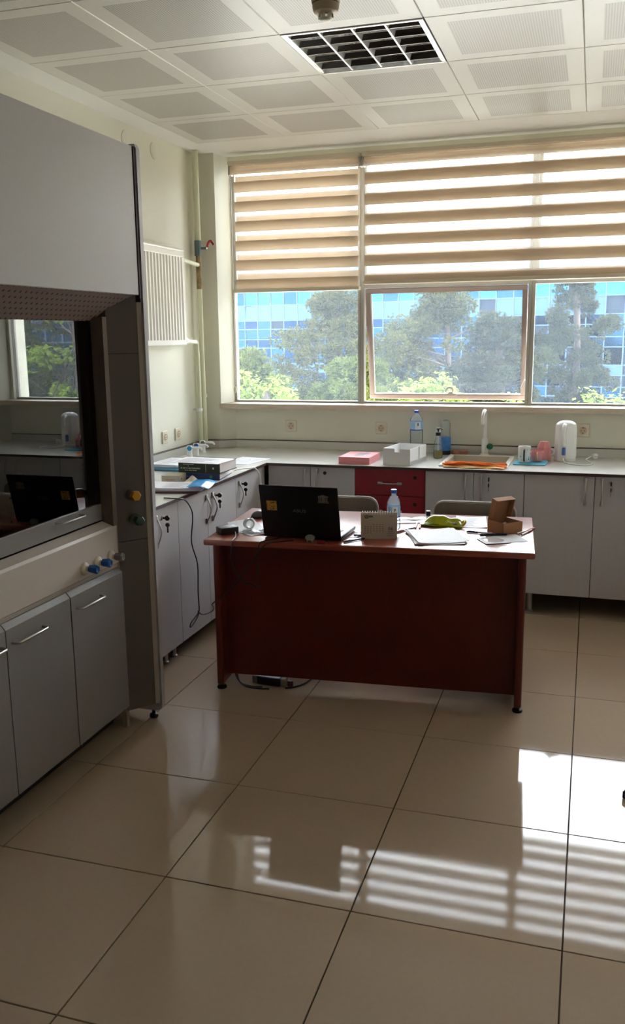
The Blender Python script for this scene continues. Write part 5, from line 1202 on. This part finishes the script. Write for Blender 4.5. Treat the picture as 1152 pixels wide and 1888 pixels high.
def outside():
    tag(MB().box(-90, 70, 6.9, 120, GZ-0.2, GZ).build('ground', mat('ground_paving', (216, 212, 200), 0.9, nscale=0.5, namt=0.15)), 'pale paved ground far below the window', 'ground', kind='structure')
    # office block with a blue glass curtain wall
    P1 = Vector((-27.5, 66.8, 0)); P2 = Vector((2.1, 60.4, 0)); ang = math.atan2(P2.y-P1.y, P2.x-P1.x)
    t = thing('office_block', 'office block with a blue glass curtain wall across the way', 'building', (P1.x, P1.y, GZ), ang)
    mf = mat('facade_frame', (54, 72, 90), 0.5, spec=0.1)
    zs = [-3.7, -2.5, -1.85, -1.1, -0.45, 0.71, 1.36, 2.14, 2.79, 3.95, 5.11, 5.75, 7.3]
    x0 = -4*1.2; nc = 29
    MB().box(x0-30, x0+nc*1.2+80, 0.12, 14, 0, 7.3-GZ).build('block_wall', mat('facade_back', (24, 34, 46), 0.6, spec=0.1), t)
    MB().box(x0-30, x0+nc*1.2+80, -0.15, 14, 7.3-GZ, 7.6-GZ).build('parapet', mf, t)
    g = MB()
    for i in range(-25, nc+67): g.box(x0+i*1.2-0.035, x0+i*1.2+0.035, -0.06, 0.12, 0, 7.3-GZ)
    for z in zs: g.box(x0-30, x0+nc*1.2+80, -0.05, 0.12, z-GZ-0.035, z-GZ+0.035)
    g.build('mullion_grid', mf, t)['kind'] = 'stuff'
    pm = [mat('facade_glass_light', (28, 66, 90), 0.12, metal=1.0), mat('facade_glass_mid', (20, 48, 72), 0.12, metal=1.0), mat('facade_glass_dark', (14, 33, 54), 0.12, metal=1.0)]
    sp = mat('facade_spandrel', (42, 66, 86), 0.5, spec=0.1)
    meshes = {}
    rng = random.Random(5); cnt = 0
    for r in range(1, len(zs)-1):
        h = zs[r+1]-zs[r]
        for c in range(nc):
            if cnt >= 298: break
            if r in (3, 8, 11): m = 3
            elif r in (9, 10): m = rng.choice([0, 0, 0, 1])
            else: m = rng.choice([1, 2, 2])
            k = (round(h, 3), m)
            if k not in meshes:
                meshes[k] = MB().box(0.035, 1.165, -0.012, 0.012, 0.035-h/2, h/2-0.035, 0.01).mesh('window_pane', (pm+[sp])[m])
            if (rng.random() < 0.12) and r < 9: continue
            o = bpy.data.objects.new('window_pane', meshes[k]); COL.objects.link(o); o.parent = t
            o.location = (x0+c*1.2, 0, (zs[r]+zs[r+1])/2-GZ)
            o.rotation_euler = (rng.gauss(0, 0.012) + (-0.12 if rng.random() < 0.03 else 0), 0, rng.gauss(0, 0.01)); cnt += 1
    mp = leafmat('pine_needles', (64, 66, 40)); mp2 = leafmat('pine_needles_deep', (50, 54, 40)); mh = leafmat('hedge_needles', (68, 76, 40))
    pine('olive pine tree behind the narrow window', -11.4, 40.3, 3.6, 2.6, -3.2, 90, mp, 11)
    pine('broad olive pine tree behind the tilted sash', -7.5, 48.0, 4.0, 3.3, -3.2, 120, mp, 12)
    pine('lower pine tree at the right end of the tilted sash', -3.9, 40.0, 2.3, 2.2, -3.2, 80, mp2, 13)
    pine('tall slim pine tree behind the right window', -0.9, 48.0, 4.9, 2.2, -3.2, 84, mp2, 14)
    pine('rounded yellow-green conifer low behind the narrow window', -13.4, 33.0, 0.9, 2.2, -2.8, 84, mh, 15)
    pine('low wide conifer between the two larger pines', -8.6, 33.5, 0.6, 2.2, -3.2, 80, mh, 16)
    pine('pine tree beyond the right end of the window', 13.5, 28.0, 4.6, 2.6, -3.2, 84, mp, 17)
    pine('second pine tree beyond the right end of the window', 18.5, 25.5, 3.6, 2.4, -3.2, 80, mp2, 18)
    ml = leafmat('fresh_leaves', (92, 108, 52), 0.45, 0.25)
    broadleaf('fresh green treetop at the left end of the narrow window', -4.55, 12.2, 1.22, 0.50, ml, 21, 1500)
    broadleaf('small fresh green treetop beside the window mullion', -3.2, 13.0, 0.92, 0.20, ml, 22, 420)
    broadleaf('fresh green treetop left of the window handle', -2.02, 12.3, 1.17, 0.47, ml, 23, 1400)
    broadleaf('small fresh green treetop right of the window handle', -1.08, 12.6, 0.95, 0.22, ml, 24, 480)
    broadleaf('fresh green treetop behind the right window', 0.28, 12.6, 0.98, 0.55, ml, 25, 1400)
    broadleaf('tall leafy tree beyond the right end of the window', 3.4, 11.6, 3.2, 1.15, ml, 26, 4500, 0.11, 3.6)
outside()
